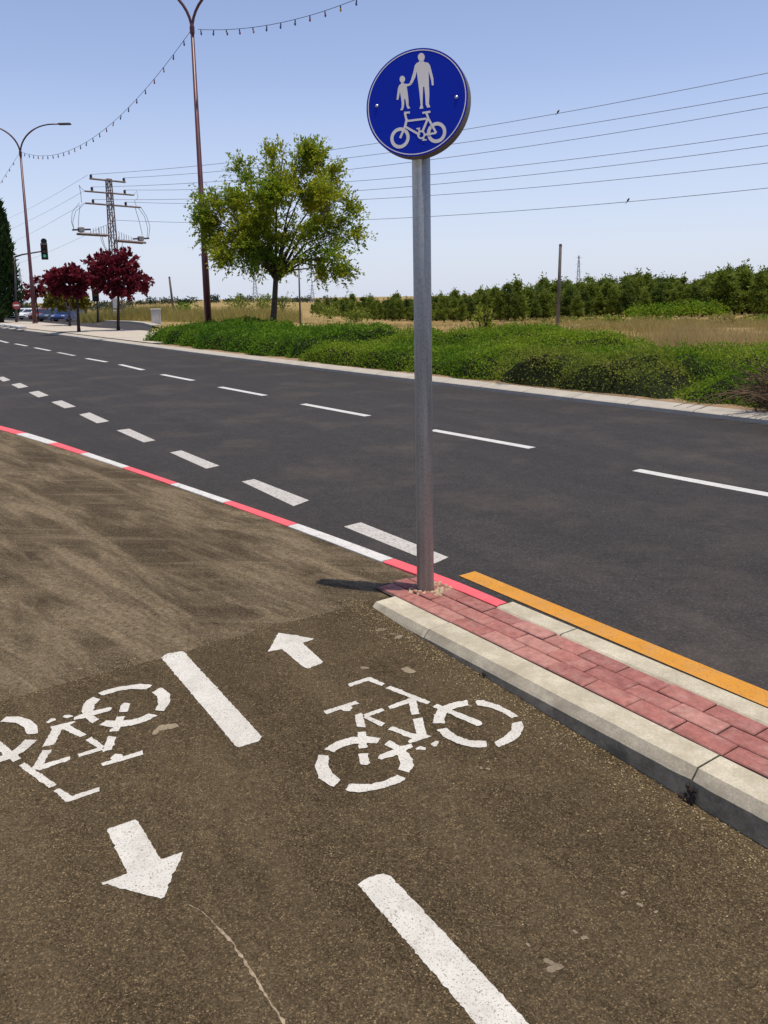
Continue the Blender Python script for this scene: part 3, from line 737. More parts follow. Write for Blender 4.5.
pt = [(rj.uniform(-.1, 5), rj.choice((0, 1, 2, 3)) * tW0 / 3 + rj.gauss(0, .006), rj.uniform(.0008, .0022)) for _ in range(900)]
mb = MB()
for s, t, r in pt:
    if t < 0 or t > min(tW0, T_LO(s)): continue
    c = ST(s, t, KH + r * .3); a = rj.uniform(0, 6.28); X = np.array([math.cos(a), math.sin(a), 0]) * r; Y = np.array([-math.sin(a), math.cos(a), 0]) * r * .7; Z = np.array([0, 0, r * .7])
    mb.faces([c + X, c + Y, c - X, c - Y, c + Z], [(0, 1, 4), (1, 2, 4), (2, 3, 4), (3, 0, 4)])
for s, t, r in pv:
    if s < S_SEAM and t > T_LO(s): continue
    c = ST(s, t, zn(s) + r * .45); a = rj.uniform(0, 6.28); f = rj.uniform(.5, 1)
    X = np.array([math.cos(a), math.sin(a), rj.uniform(-.3, .3)]) * r; Y = np.array([-math.sin(a), math.cos(a), rj.uniform(-.3, .3)]) * r * f; Z = np.array([0, 0, r * .7])
    mb.faces([c + X, c + Y, c - X, c - Y, c + Z, c - Z], [(0, 1, 4), (1, 2, 4), (2, 3, 4), (3, 0, 4), (1, 0, 5), (2, 1, 5), (3, 2, 5), (0, 3, 5)])
tag(mb.build('gravel', MAT['pebble']), kind='stuff')

# ------------------------------------------------------------------ sign
pb = G(425.5, 589, KH); root = empty('traffic_sign', pb); tag(root, 'tall round blue sign of an adult with child above a bicycle on a grey pole', 'traffic sign')
PSI, BET = R(20), R(7); sn = np.array([-math.sin(PSI) * math.cos(BET), -math.cos(PSI) * math.cos(BET), math.sin(BET)]); su = np.array([math.cos(PSI), -math.sin(PSI), 0]); ez = np.cross(su, -sn)
if ez[2] < 0: ez = -ez
SR = .249; SC = pb + np.array([0, 0, 1.]) * (2.514 - .12) + np.array([-.002, 0, 0]) + sn * .062
top = SC + ez * (SR * .55) - sn * .062
mb = MB(); mb.lathe(pb, [(.044, -.25), (.044, top[2] - pb[2]), (.040, top[2] - pb[2] + .004)], 32)
part(mb, 'pole', MAT['galv'], root, True)
mb = MB(); mb.lathe(SC, [(SR - .002, 0.0), (SR, -.002), (SR, -.056), (SR - .004, -.060), (SR - .006, -.054), (SR - .007, -.004), (.01, -.0035)], 96, sn)
panel = part(mb, 'sign_panel', MAT['sign_back'], root)
def ring(mb, r0, r1, off, n=96):
    for k in range(n):
        a, b = 2 * math.pi * k / n, 2 * math.pi * (k + 1) / n
        P = lambda t, r: SC + su * (r * math.cos(t)) + ez * (r * math.sin(t)) + sn * off
        mb.poly([P(a, r0), P(a, r1), P(b, r1), P(b, r0)])
mb = MB(); mb.poly([SC + su * (SR * .995 * math.cos(2 * math.pi * k / 96)) + ez * (SR * .995 * math.sin(2 * math.pi * k / 96)) + sn * .0012 for k in range(96)])
part(mb, 'blue_face', MAT['sign_blue'], panel)
mb = MB(); ring(mb, SR * .948, SR * .966, .0022); part(mb, 'white_border', MAT['sign_white'], panel)
def SP(x, y, off):
    d = ray(350 + x / 5.486, 30 + y / 5.486); return EYE + d * (((SC - EYE) @ sn) / (d @ sn)) + sn * off
def disc(mb, cx, cy, rx, ry, off, n=24): mb.poly([SP(cx + rx * math.cos(2 * math.pi * k / n), cy - ry * math.sin(2 * math.pi * k / n), off) for k in range(n)])
def stroke(mb, x0, y0, x1, y1, w, off):
    L = math.hypot(x1 - x0, y1 - y0); nx, ny = -(y1 - y0) / L * w / 2, (x1 - x0) / L * w / 2
    mb.poly([SP(x0 + nx, y0 + ny, off), SP(x0 - nx, y0 - ny, off), SP(x1 - nx, y1 - ny, off), SP(x1 + nx, y1 + ny, off)])
mb = MB(); disc(mb, 392, 150, 19, 23, .0025)
mb.poly([SP(x, y, .0022) for x, y in [(381, 168), (404, 168), (407, 176), (430, 181), (440, 195), (458, 265), (460, 303), (450, 306), (446, 278), (432, 225), (434, 300), (436, 350), (434, 405), (441, 424), (424, 427), (416, 410), (413, 360), (408, 312), (402, 312), (400, 360), (399, 410), (403, 431), (382, 434), (388, 410), (382, 350), (376, 300), (372, 270), (367, 228), (360, 258), (344, 291), (332, 300), (327, 293), (336, 272), (348, 232), (356, 195), (366, 182), (378, 177)]])
part(mb, 'adult_symbol', MAT['sign_white'], panel)
mb = MB(); disc(mb, 288, 271, 15, 19, .0025)
mb.poly([SP(x, y, .0022) for x, y in [(282, 286), (294, 286), (297, 295), (318, 297), (334, 290), (341, 298), (328, 306), (312, 311), (318, 350), (322, 390), (322, 415), (332, 429), (318, 434), (311, 420), (304, 380), (298, 380), (298, 405), (296, 425), (290, 440), (276, 441), (284, 425), (284, 400), (280, 370), (275, 340), (270, 365), (266, 383), (256, 384), (260, 350), (264, 320), (271, 303), (280, 297)]])
part(mb, 'child_symbol', MAT['sign_white'], panel)
mb = MB(); n = 36
for cx, cy, ro, ri in ((275, 593, 1.0, .67), (476, 563, 1.0, .66)):
    for k in range(n):
        a, b = 2 * math.pi * k / n, 2 * math.pi * (k + 1) / n; P = lambda t, r: SP(cx + 53 * r * math.cos(t), cy + (58 * math.sin(t) - 5 * math.cos(t) * 1.0) * r, .0022)
        mb.poly([P(a, ri), P(a, ro), P(b, ro), P(b, ri)])
for k in range(n):
    a, b = 2 * math.pi * k / n, 2 * math.pi * (k + 1) / n; P = lambda t, r: SP(392 + 22 * r * math.cos(t), 576 + 24 * r * math.sin(t), .0037); mb.poly([P(a, .6), P(a, 1), P(b, 1), P(b, .6)])
off = .0024
for x0, y0, x1, y1, w in [(298, 455, 329, 453, 11), (302, 456, 312, 500, 12), (313, 488, 302, 535, 13), (303, 530, 276, 594, 12), (316, 500, 420, 487, 11), (398, 456, 442, 449, 11), (419, 452, 434, 496, 12), (302, 530, 384, 576, 12), (428, 487, 398, 560, 12), (434, 492, 474, 566, 12), (408, 576, 472, 566, 11), (374, 540, 384, 556, 9), (401, 592, 410, 606, 9), (398, 606, 422, 603, 7), (366, 543, 386, 540, 7)]:
    stroke(mb, x0, y0, x1, y1, w, off); off += .0001
part(mb, 'bicycle_symbol', MAT['sign_white'], panel)
for x, y in ((148, 418), (584, 370)):
    p = SP(x, y, .001); mb = MB(); mb.lathe(p, [(.008, 0), (.008, .003), (.004, .006)], 12, sn); part(mb, 'bolt', MAT['bolt'], panel)
for k in (-1, 1): mb = MB(); mb.box(SC - sn * .035 + ez * .1 * k, (.16, .03, .035), -PSI); part(mb, 'bracket', MAT['galv'], root)
mb = MB()
for k in range(70):
    a = rj.uniform(0, 6.28); r = .046 + abs(rj.gauss(0, .035)); c = pb + np.array([math.cos(a) * r + .02, math.sin(a) * r + .01, .002]); rr = rj.uniform(.006, .014)
    mb.lathe(c, [(rr, -.004), (rr * .6, .003), (rr * .2, .005)], 7)
tag(mb.build('sand', simple('pale_sand', (.44, .34, .215, 1), .95, 0, .25, 60, .1)), kind='stuff')

# ------------------------------------------------------------------ vegetation
def fbm(x, y, z=0.): return noise.fractal(Vector((x, y, z)), 1.0, 2.0, 4)
def hedge(name, label, px0, px1, depth, hf, hb, mat, seed, dens=520, size=.062, b0=.38, lump=.35, steep=.35, endr=1.0, under=False):
    a1, a0 = a_of(px0), a_of(px1); a0, a1 = min(a0, a1), max(a0, a1); rs = np.random.RandomState(seed)
    def H(a, b):
        e = min(a - a0, a1 - a); dd = depth * (1 + .22 * noise.noise(Vector((a * .5, seed, 3)))); u = (b - b0 - .30 * noise.noise(Vector((a * .8, seed, 0))) - .12 * noise.noise(Vector((a * 2.3, seed, 0)))) / dd
        if u <= 0 or u >= 1 or e <= 0: return 0
        f = smooth(u * dd / steep) * smooth((1 - u) * dd / .9) * (smooth(e / endr) ** .6)
        base = hf + (hb - hf) * smooth(u * 1.5)
        return max(0, base * f * min(1.3, max(.3, .92 + 1.5 * lump * noise.noise(Vector((a * .62, b * .55, seed * 3.1))) + .25 * fbm(a * 2.2, b * 2.2, seed))))
    na, nb = int((a1 - a0) / .14) + 2, int(depth * 1.25 / .12) + 2
    As, Bs = np.linspace(a0, a1, na), np.linspace(b0 - .1, b0 + depth * 1.25, nb)
    hh = np.array([[H(a, b) for b in Bs] for a in As])
    px = np.interp(As, FA, FK[:, 0])[:, None] + Bs[None] * np.interp(As, FA, FN[:, 0])[:, None]; py = np.interp(As, FA, FK[:, 1])[:, None] + Bs[None] * np.interp(As, FA, FN[:, 1])[:, None]
    zg = .075
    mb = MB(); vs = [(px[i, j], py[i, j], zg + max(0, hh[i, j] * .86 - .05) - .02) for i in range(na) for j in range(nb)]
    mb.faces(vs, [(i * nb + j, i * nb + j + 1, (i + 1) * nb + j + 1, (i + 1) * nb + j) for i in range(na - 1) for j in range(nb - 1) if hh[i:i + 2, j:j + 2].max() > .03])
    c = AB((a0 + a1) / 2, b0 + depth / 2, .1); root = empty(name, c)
    o = part(mb, 'stems', MAT['core'], root)  # inner shell, its dark colour stands for shade between the leaves
    area = (hh > .04).mean() * (a1 - a0) * depth * 1.25; n = int(area * dens * 1.6)
    ai, bi = rs.rand(n * 3) * (na - 1.001), rs.rand(n * 3) * (nb - 1.001)
    i, j = ai.astype(int), bi.astype(int); fa, fb = ai - i, bi - j
    bl = lambda Q: Q[i, j] * (1 - fa) * (1 - fb) + Q[i + 1, j] * fa * (1 - fb) + Q[i, j + 1] * (1 - fa) * fb + Q[i + 1, j + 1] * fa * fb
    h, x, y = bl(hh), bl(px), bl(py)
    sh = np.clip(1 - (bl(np.repeat(Bs[None], na, 0)) - b0) / .9, 0, 1) * np.clip(h / .35, 0, 1.3) * (.40 if under else .22); x = x - sh * bl(np.repeat(np.interp(As, FA, FN[:, 0])[:, None], nb, 1)); y = y - sh * bl(np.repeat(np.interp(As, FA, FN[:, 1])[:, None], nb, 1))
    ga = np.gradient(hh, axis=0) / .14; gb = np.gradient(hh, axis=1) / .12
    sl = np.sqrt(1 + bl(ga) ** 2 + bl(gb) ** 2)
    keep = (h > .035) & (rs.rand(len(h)) < np.clip(np.where(sl > 2.4, .10, sl / 2.2), .10, 1)); h, x, y = h[keep], x[keep], y[keep]
    if under:
        kk_ = rs.rand(len(h)) < np.clip(.22 + (h - .22) * 3.2, .22, 1); h, x, y = h[kk_], x[kk_], y[kk_]
    dep = np.abs(rs.normal(0, .07, len(h))); z = zg + np.maximum(.01, h - dep + (rs.rand(len(h)) < .06) * rs.rand(len(h)) * .13)
    P = np.stack([x, y, z], 1) + rs.normal(0, .025, (len(h), 3))
    Q = leaves(P, size, .5, up=.55, rs=rs)
    np_quads('foliage', Q - np.array(c, np.float32), mat, root)
    return tag(root, label, 'hedge', 'low hedges behind the far kerb')
hedge('hedge', 'dark green trimmed hedge around the foot of the nearer lamp post', 122, 274, 4.2, .56, .66, MAT['leaf_dark'], 1, 560, .065, b0=.6, lump=.22, steep=.6, endr=.6)
hedge('hedge', 'low bright green spreading hedge right of the tree, crossed by the sign pole', 272, 470, 6.0, .46, .60, MAT['leaf_hedge'], 2, 1000, .048, b0=.5, lump=.42, endr=1.2)
hedge('hedge', 'bright green ground cover running behind the two dark rounded shrubs right of the sign pole', 462, 720, 2.6, .50, .60, MAT['leaf_hedge'], 3, 1300, .04, b0=1.7, lump=.3, steep=.5, endr=.6)
hedge('rounded_shrub', 'rounded olive shrub with a dark hollow underside, first right of the sign pole', 452, 552, 2.1, .58, .56, MAT['leaf_olive'], 5, 1900, .036, b0=.55, lump=.42, steep=.25, endr=1.3, under=True)
hedge('rounded_shrub', 'rounded olive shrub with a dark hollow underside, second right of the sign pole', 520, 655, 2.2, .56, .54, MAT['leaf_olive'], 6, 1900, .036, b0=.60, lump=.42, steep=.25, endr=1.3, under=True)
hedge('hedge', 'low sprawling green hedge by the far kerb, beside the dry brush pile', 622, 860, 2.0, .22, .40, MAT['leaf_hedge'], 4, 1700, .034, b0=.5, lump=.7, steep=.6)

def blade_field(n, gen, hmin, hmax, w, rs):
    P = []; 
    for _ in range(n):
        x, y, z = gen(); P.append((x, y, z))
    P = np.array(P); n = len(P); h = (hmin + (hmax - hmin) * rs.rand(n) ** 1.5)[:, None]; a = rs.rand(n) * 6.283; e = np.stack([np.cos(a), np.sin(a), np.zeros(n)], 1) * w
    l = rs.normal(0, .38, (n, 3)) * h; l[:, 2] = 0
    return np.stack([P - e, P + e, P + l + np.stack([np.zeros(n), np.zeros(n), h[:, 0]], 1)], 1)
rg = random.Random(21); rsg = np.random.RandomState(5)
def gen_field(px0, px1, Y0, Y1, qmin=4.2, clump=0.):
    while True:
        Y = math.exp(rg.uniform(math.log(Y0), math.log(Y1))); px = rg.uniform(px0, px1); p = at_depth(px, 300, Y)
        if q_of(p[0], p[1]) < qmin: continue
        if clump and noise.noise(Vector((p[0] * .35, p[1] * .35, 2))) < clump * rg.uniform(-.5, 1): continue
        return p[0], p[1], terr(p[0], p[1]) - .02
T1 = blade_field(20000, lambda: gen_field(270, 800, 17, 75, 4.6, .35), .12, .45, .010, rsg)
T2 = blade_field(5200, lambda: gen_field(655, 800, 14.5, 24, 2.9, .5), .35, 1.0, .006, rsg)
tag(np_quads('dry_grass', np.concatenate([T1, T2]), MAT['dry'], nper=3), kind='stuff')
T3 = blade_field(9000, lambda: gen_field(122, 300, 55, 95, 12), .4, 1.1, .02, rsg)
T4 = blade_field(14000, lambda: gen_field(560, 800, 20, 90, 4, .1), .15, .45, .013, rsg)
T5 = blade_field(6000, lambda: gen_field(78, 168, 68, 88, 12), .9, 1.5, .025, rsg)
tag(np_quads('wild_grass', np.concatenate([T3, T4, T5]), MAT['dry_green'], nper=3), kind='stuff')

def limb_tree(name, label, base, top_trunk, trunk_r, blobs, n_twig, per, lsize, leafmat, barkmat, seed, cat='tree', group=None, droop=-.15, tw=.75, aspect=.45, fill=.35, nl=2, kb=1., clump=0):
    blobs = [(c, tuple(q * kb for q in r)) for c, r in blobs]
    """blobs: (centre, (rx,ry,rz)); trunk to top_trunk, limbs towards blob centres, twigs with leaves"""
    rs = np.random.RandomState(seed); base = np.array(base); top_trunk = np.array(top_trunk); root = empty(name, base)
    mb = MB(); mid = (base + top_trunk) / 2 + rs.normal(0, .05, 3) * np.linalg.norm(top_trunk - base) * .3
    fl = base + np.array([0, 0, .25])
    mb.tube([base - np.array([0, 0, .15]), fl, mid, top_trunk], [trunk_r * 1.5, trunk_r * 1.08, trunk_r * .9, trunk_r * .75], 12)
    segs = []
    for c, r in blobs:
        c = np.array(c); r = np.array(r)
        for k in range(nl):
            e = c + rs.normal(0, .38, 3) * r; m1 = top_trunk + (e - top_trunk) * .45 + np.array([0, 0, .12 * np.linalg.norm(e - top_trunk)]) * (1 if k else .75) + rs.normal(0, .06, 3)
            st0 = base + (top_trunk - base) * rs.uniform(.86, 1.0)
            q = [st0, m1, e]; mb.tube(q, [trunk_r * .5, trunk_r * .28, trunk_r * .09], 7); segs.append(q)
            for _ in range(3):
                f = rs.uniform(.3, .9); s0 = m1 + (e - m1) * f; e2 = s0 + rs.normal(0, .45, 3) * r; mb.tube([s0, (s0 + e2) / 2 + rs.normal(0, .05, 3), e2], [trunk_r * .14, trunk_r * .09, trunk_r * .04], 5)
    vol = np.array([np.prod(r) ** .8 for _, r in blobs]); vol /= vol.sum(); Q = []
    tw_mb = mb; cen = np.mean([c for c, _ in blobs], 0)
    for t in range(n_twig):
        c, r = blobs[rs.choice(len(blobs), p=vol)]; c = np.array(c); r = np.array(r)
        d = rs.normal(size=3); d /= np.linalg.norm(d); rad = rs.rand() ** (.5) if rs.rand() > fill else rs.rand()
        if clump:
            key = int(rs.randint(clump)); h_ = np.random.RandomState(int(abs(c[0] * 977 + c[2] * 311)) * 7 + key); d1_ = h_.normal(size=3); d1_ /= np.linalg.norm(d1_); c = c + d1_ * r * h_.uniform(.45, .9); r = r * h_.uniform(.28, .5); d = d1_ * .4 + d; d /= np.linalg.norm(d)
        p0 = c + d * r * rad * .92; o = (p0 - cen); o /= np.linalg.norm(o) + 1e-6
        di = o * .8 + d * .5 + rs.normal(0, .35, 3); di[2] += .15; di /= np.linalg.norm(di); L = tw * rs.uniform(.5, 1.2)
        u = np.sort(rs.rand(per)); P = p0 + di * (u * L)[:, None]; P[:, 2] += droop * (u * L) ** 2 / tw; P += rs.normal(0, .05 * tw, P.shape)
        Q.append((P, np.repeat(di[None], per, 0)))
        if t % 3 == 0: tw_mb.tube([p0, p0 + di * L * .5, p0 + di * L + np.array([0, 0, droop * L * L / tw])], [.008, .006, .003], 3, caps=False)
    P = np.concatenate([q[0] for q in Q]); O = np.concatenate([q[1] for q in Q])
    np_quads('crown', leaves(P, lsize, aspect, out=O * .9, rs=rs) - base.astype(np.float32), leafmat, root)
    part(mb, 'trunk', barkmat, root, True)
    return tag(root, label, cat, group)

# green tree
YT = 29.5; gb = at_depth(272, 330, YT); gb[2] = .1
def blob(px, py, rx, ry, Y, dy=0, kz=1.): 
    c = at_depth(px, py, Y + dy); k = Y / FOC; return (c, (rx * k, rx * k * .95 * kz, ry * k))
bl = [blob(285, 200, 46, 36, YT), blob(236, 222, 36, 30, YT, .3), blob(314, 182, 30, 28, YT, .6), blob(330, 210, 22, 24, YT, -.5), blob(322, 258, 30, 18, YT, -.7), blob(243, 252, 30, 17, YT, -.4), blob(287, 162, 26, 18, YT), blob(280, 232, 38, 22, YT, -.8), blob(213, 208, 15, 18, YT, .2), blob(346, 234, 16, 6, YT, -.4), blob(250, 175, 16, 14, YT, .4), blob(322, 268, 12, 8, YT, -.4), blob(268, 258, 24, 12, YT, 0)]
limb_tree('tree', 'green leafy tree in the hedge, its crown touching the lamp post', gb, at_depth(276, 274, YT), .115, bl, 3100, 17, .115, MAT['leaf_tree'], MAT['bark'], 4, aspect=.45, tw=.6, kb=.95, droop=-.08, clump=7)

# plum-red street trees on the island
RB = [((118.5, 330.5), (118, 277), [(117, 272, 19, 15), (100, 275, 12, 14), (134, 282, 12, 10), (108, 261, 12, 8), (125, 259, 10, 7), (143, 282, 7, 5), (120, 289, 16, 6), (93, 262, 6, 5)], 'large plum-red street tree standing in front of the lattice pylon', 5),
      ((79, 332), (77, 292), [(69, 276, 12, 6), (57, 279, 9, 5), (80, 280, 6, 6), (62, 288, 9, 4), (77, 289, 7, 4)], 'plum-red street tree with a greenish flat crown and thin trunk', 6),
      ((36.5, 323), (36, 300), [(34, 290, 9, 7), (27, 294, 6, 4), (40, 292, 6, 5), (36, 281, 4, 4)], 'small plum-red street tree behind the farther lamp post', 7)]
for (b, t, bls, lab, sd_) in RB:
    bb = G(*b, .12); Y = bb[1]
    if sd_ == 7: bb = on_terr(36.5, 66); Y = 66
    limb_tree('plum_tree', lab, bb, at_depth(*t, Y), .065, [blob(*q, Y) for q in bls], 480 if sd_ != 7 else 170, 12, .17, MAT['leaf_red'], MAT['bark_dark'], sd_, group='red-leaved street trees', tw=.3, aspect=.7)
yb_ = G(70, 326.3, .12); Y = yb_[1]
limb_tree('yellow_tree', 'yellow-green bushy tree half hidden behind the plum-red trees', yb_, at_depth(69, 308, Y), .055, [blob(66, 299, 16, 8, Y, 1.5), blob(54, 300, 8, 8, Y, 1.5), blob(78, 300, 9, 7, Y, 1.5)], 300, 12, .17, MAT['leaf_yellow'], MAT['bark_dark'], 9, tw=.4, aspect=.7)

# cypress
cb = G(1, 322.5, .12); Yc = cb[1]; root = empty('cypress', cb); rs = np.random.RandomState(31)
mb = MB(); mb.tube([cb - np.array([0, 0, .1]), cb + np.array([0, 0, 1.0]), cb + np.array([0, 0, 6])], [.22, .18, .06], 10); part(mb, 'trunk', MAT['bark_dark'], root, True)
Hc = at_depth(1, 188, Yc)[2] - cb[2]; kk = Yc / FOC; n = 15000
f = rs.rand(n) ** .8; prof = lambda f: np.interp(f, [0, .04, .2, .5, .7, .88, 1], [.35, .8, 1, .95, .72, .38, .04])
an = rs.rand(n) * 6.283; sp = np.floor(an / 6.283 * 13); lob = 1 + .22 * np.sin(sp * 7.1 + f * 9) + .12 * np.sin(f * 40 + sp * 3)
rr = prof(f) * 17 * kk * (1 - .35 * rs.rand(n) ** 2) * lob
P = np.stack([np.cos(an) * rr, np.sin(an) * rr, .25 + f * (Hc - .3)], 1); P[:, 2] += rs.normal(0, .12, n)
Q = leaves(P, .34, .3, out=np.stack([np.cos(an) * .35, np.sin(an) * .35, np.full(n, 1.6)], 1), rs=rs)
np_quads('crown', Q, MAT['leaf_cypress'], root); tag(root, 'tall dark columnar cypress at the left edge of the photo', 'tree')

# pines of the far wood
def pine_mesh(seed, wide):
    rs = np.random.RandomState(seed); Q = []; W = []
    n = 58
    for k in range(n):
        f = rs.rand() ** 1.0 * .92 + .06; a = rs.rand() * 6.283; ln = wide * (1 - f) ** .65 * rs.uniform(.55, 1.15) * (.6 + .4 * min(1, f / .25))
        tip = np.array([math.cos(a) * ln, math.sin(a) * ln, f + ln * rs.uniform(.05, .5)]); b0 = np.array([0, 0, f - .04]); m = 64
        u = rs.rand(m) ** .6; P = b0 + (tip - b0) * u[:, None] + rs.normal(0, .032, (m, 3)); O = np.repeat(((tip - b0) / (np.linalg.norm(tip - b0) + 1e-6) + np.array([0, 0, .5]))[None], m, 0)
        Q.append(leaves(P, .05, .45, out=O, rs=rs)); W.append((b0, tip))
    P = np.stack([rs.normal(0, .03, 40), rs.normal(0, .03, 40), rs.uniform(.7, 1.14, 40)], 1); Q.append(leaves(P, .07, .4, up=1.2, rs=rs))
    return np.concatenate(Q), W
PROT = []
for k in range(7):
    Q, W = pine_mesh(100 + k, (.34, .42, .30, .46, .38, .26, .5)[k]); root = empty('pine_tree', (0, 0, 0))
    mb = MB(); mb.tube([(0, 0, -.05), (.01, 0, .5), (0, .01, 1.0)], [.022, .016, .004], 6)
    for b0, tip in W[::4]: mb.tube([b0, tip], [.006, .002], 3, caps=False)
    mb.build('trunk', MAT['bark_dark'], root, True); np_quads('crown', Q, MAT['leaf_pine_dark'] if k % 3 == 1 else MAT['leaf_pine'], root); PROT.append(root)
rp = random.Random(8); used = set()
PXS = [300, 320, 345, 400, 440, 470, 500, 540, 600, 620, 640, 700, 722, 768, 830]
TOPY = [303, 299, 296, 296, 297, 293, 288, 285, 283, 281, 276, 280, 274, 274, 275]
DEP = [128, 118, 110, 108, 104, 104, 104, 106, 112, 112, 112, 112, 112, 110, 108]
def place_pine(px, Y, h, label, group):
    k = rp.randrange(7)
    if k not in used: o = PROT[k]; used.add(k)
    else: o = copy_tree(PROT[k])
    o.location = tuple(on_terr(px, Y)); o.scale = (h * rp.uniform(1.1, 1.7), h * rp.uniform(1.1, 1.7), h); o.rotation_euler = (0, 0, rp.uniform(0, 6.28)); tag(o, label, 'tree', group)
for row, (dk, hk, step) in enumerate(((1.0, .66, 7.0), (1.10, .85, 6.2), (1.22, 1.0, 5.8))):
    px = 312.0 + row * 3
    while px < 980:
        Y = np.interp(px, PXS, DEP) * dk * rp.uniform(.95, 1.05); ty = np.interp(px, PXS, TOPY) + rp.uniform(-2.5, 4.0)
        g = on_terr(px, Y); zt = at_depth(px, ty, Y)[2]; h = max(1.3, (zt - g[2]) * rp.uniform(hk, 1.04))
        h *= rp.uniform(.65, 1.15) if px < 430 else rp.uniform(.85, 1.12)
        place_pine(px, Y, h, 'green pine tree in the young wood across the field', 'pines of the far wood'); px += step * rp.uniform(.7, 1.35)
# lush green bushes before the wood, lone shrubs in the field, far trees on the left
def bush(name, label, base, r, h, mat, seed, n=700, ls=.3, group=None, stem=True, cat='shrub'):
    rs = np.random.RandomState(seed); root = empty(name, base); lob = [(rs.normal(0, .45, 2) * r, rs.uniform(.5, .8)) for _ in range(6)]
    P = []; O = []
    for _ in range(n):
        (cx, cy), k = lob[rs.randint(6)]; d = rs.normal(size=3); d /= np.linalg.norm(d); d[2] = abs(d[2]); q = rs.rand() ** .4
        P.append((cx + d[0] * r * k * q, cy + d[1] * r * k * q, h * (.12 + .88 * d[2] * q * (k + .2)))); O.append(d)
    np_quads('foliage', leaves(np.array(P), ls, .5, out=np.array(O) * .7, rs=rs), mat, root)
    if stem:
        mb = MB()
        for _ in range(7): 
            e = rs.normal(0, .4, 2) * r; mb.tube([(0, 0, -.1), (e[0] * .5, e[1] * .5, h * .4), (e[0], e[1], h * .75)], [.05 * h / 2, .03 * h / 2, .01], 5)
        mb.build('stems', MAT['bark_dark'], root)
    return tag(root, label, cat, group)
for k, px in enumerate((646, 657, 668, 680, 692, 703, 715)):
    Y = np.interp(px, PXS, DEP) * .94; bush('bush', 'bright green rounded bush in the row before the wood', on_terr(px, Y), 2.3, (1.6, 2.1, 1.9, 2.4, 2.3, 2.5, 2.0)[k], MAT['leaf_hedge'], 50 + k, 650, .35, 'bright green bushes before the wood')
bush('shrub', 'thin upright olive shrub in the dry grass behind the hedge, right of the sign pole', on_terr(485, 30), .55, 1.25, MAT['leaf_olive'], 61, 420, .14)
bush('shrub', 'dark round shrub in the field beside the thin leaning pole', on_terr(182, 110), 2.0, 1.6, MAT['leaf_dark'], 62, 500, .3)
for k, (px, Y, r, h) in enumerate(((242, 100, 1.8, 2.4), (262, 120, 1.6, 2.6), (282, 105, 1.7, 2.8), (330, 95, 1.5, 1.9), (356, 90, 1.3, 1.6), (365, 120, 2., 2.4))):
    bush('field_bush', 'rough green bush in the dry field behind the leafy tree', on_terr(px, Y), r, h, MAT['leaf_pine'], 70 + k, 450, .3, 'bushes in the field behind the leafy tree')
for k, (px, Y, r, h) in enumerate(((592, 88, .8, .9), (643, 80, 1., .9), (664, 70, .8, .7), (758, 75, 1., .8), (520, 100, .9, .9))):
    bush('weed_clump', 'small weedy green clump in the open dry field before the wood', on_terr(px, Y), r, h, MAT['leaf_pine'], 80 + k, 200, .22, 'weedy clumps in the field')
for k in range(34):
    Y = rp.uniform(38, 96); px = rp.uniform(540, 775)
    bush('scrub_tuft', 'low olive scrub tuft in the dry field between hedge and wood', on_terr(px, Y), rp.uniform(.4, 1.1), rp.uniform(.3, .75), MAT['dry_green'] if k % 2 else MAT['leaf_pine'], 300 + k, 160, .2, 'scrub tufts in the field')
for k in range(26):
    px = 128 + k * 8.2 + rp.uniform(-3, 3); Y = rp.uniform(430, 520)
    if k % 7 == 2: continue
    bush('distant_tree', 'small dark tree on the skyline of the far field', on_terr(px, Y), rp.uniform(2.5, 5.5), rp.uniform(2.5, 5.2), MAT['leaf_far'], 100 + k, 220, 1.1, 'trees on the skyline', False, 'tree')
for k in range(12):
    px = -6 + k * 11.5; Y = rp.uniform(170, 230)
    bush('distant_tree', 'dark bushy tree beyond the parked cars', on_terr(px, Y), rp.uniform(2.5, 4), rp.uniform(1.8, 3.2), MAT['leaf_far'], 140 + k, 240, .6, 'trees beyond the cars', False, 'tree')

# dry brush pile
bp_ = AB(a_of(768) - .25, .75, .12); root = empty('brush_pile', bp_); rb = random.Random(9); mb = MB()
for _ in range(420):
    a = rb.uniform(0, 6.28); r = rb.uniform(0, .55); p = np.array([math.cos(a) * r * 1.0, math.sin(a) * r * .8, rb.uniform(0, .1)])
    d = np.array([rb.gauss(-.3, .6), rb.gauss(0, .5), rb.uniform(.1, .9)]); d /= np.linalg.norm(d); L = rb.uniform(.3, .95)
    mb.tube([bp_ + p, bp_ + p + d * L * .5 + np.array([0, 0, .05]), bp_ + p + d * L + np.array([rb.gauss(0, .08), rb.gauss(0, .08), -.12 * L])], [.009, .006, .002], 4, caps=False)
for k in range(3): mb.tube([bp_ + np.array([-.3, 0, .25 + .02 * k]), bp_ + np.array([-.9 - .1 * k, .05 * k, .2]), bp_ + np.array([-1.35 - .12 * k, .12 * k, .03])], [.009, .007, .003], 4, caps=False)
part(mb, 'branches', MAT['twig'], root)
rs = np.random.RandomState(3); P = rs.normal(0, .3, (900, 3)) * np.array([1, .9, .6]) + np.array([.05, 0, .3]); P[:, 2] = abs(P[:, 2]); np_quads('dead_leaves', leaves(P, .06, .4, rs=rs), leaf('dead_leaf', (.06, .035, .02, 1), (.12, .075, .04, 1), (.2, .14, .08, 1), .1), root)
tag(root, 'pile of dry brown brushwood lying by the far kerb at the right edge', 'brushwood')

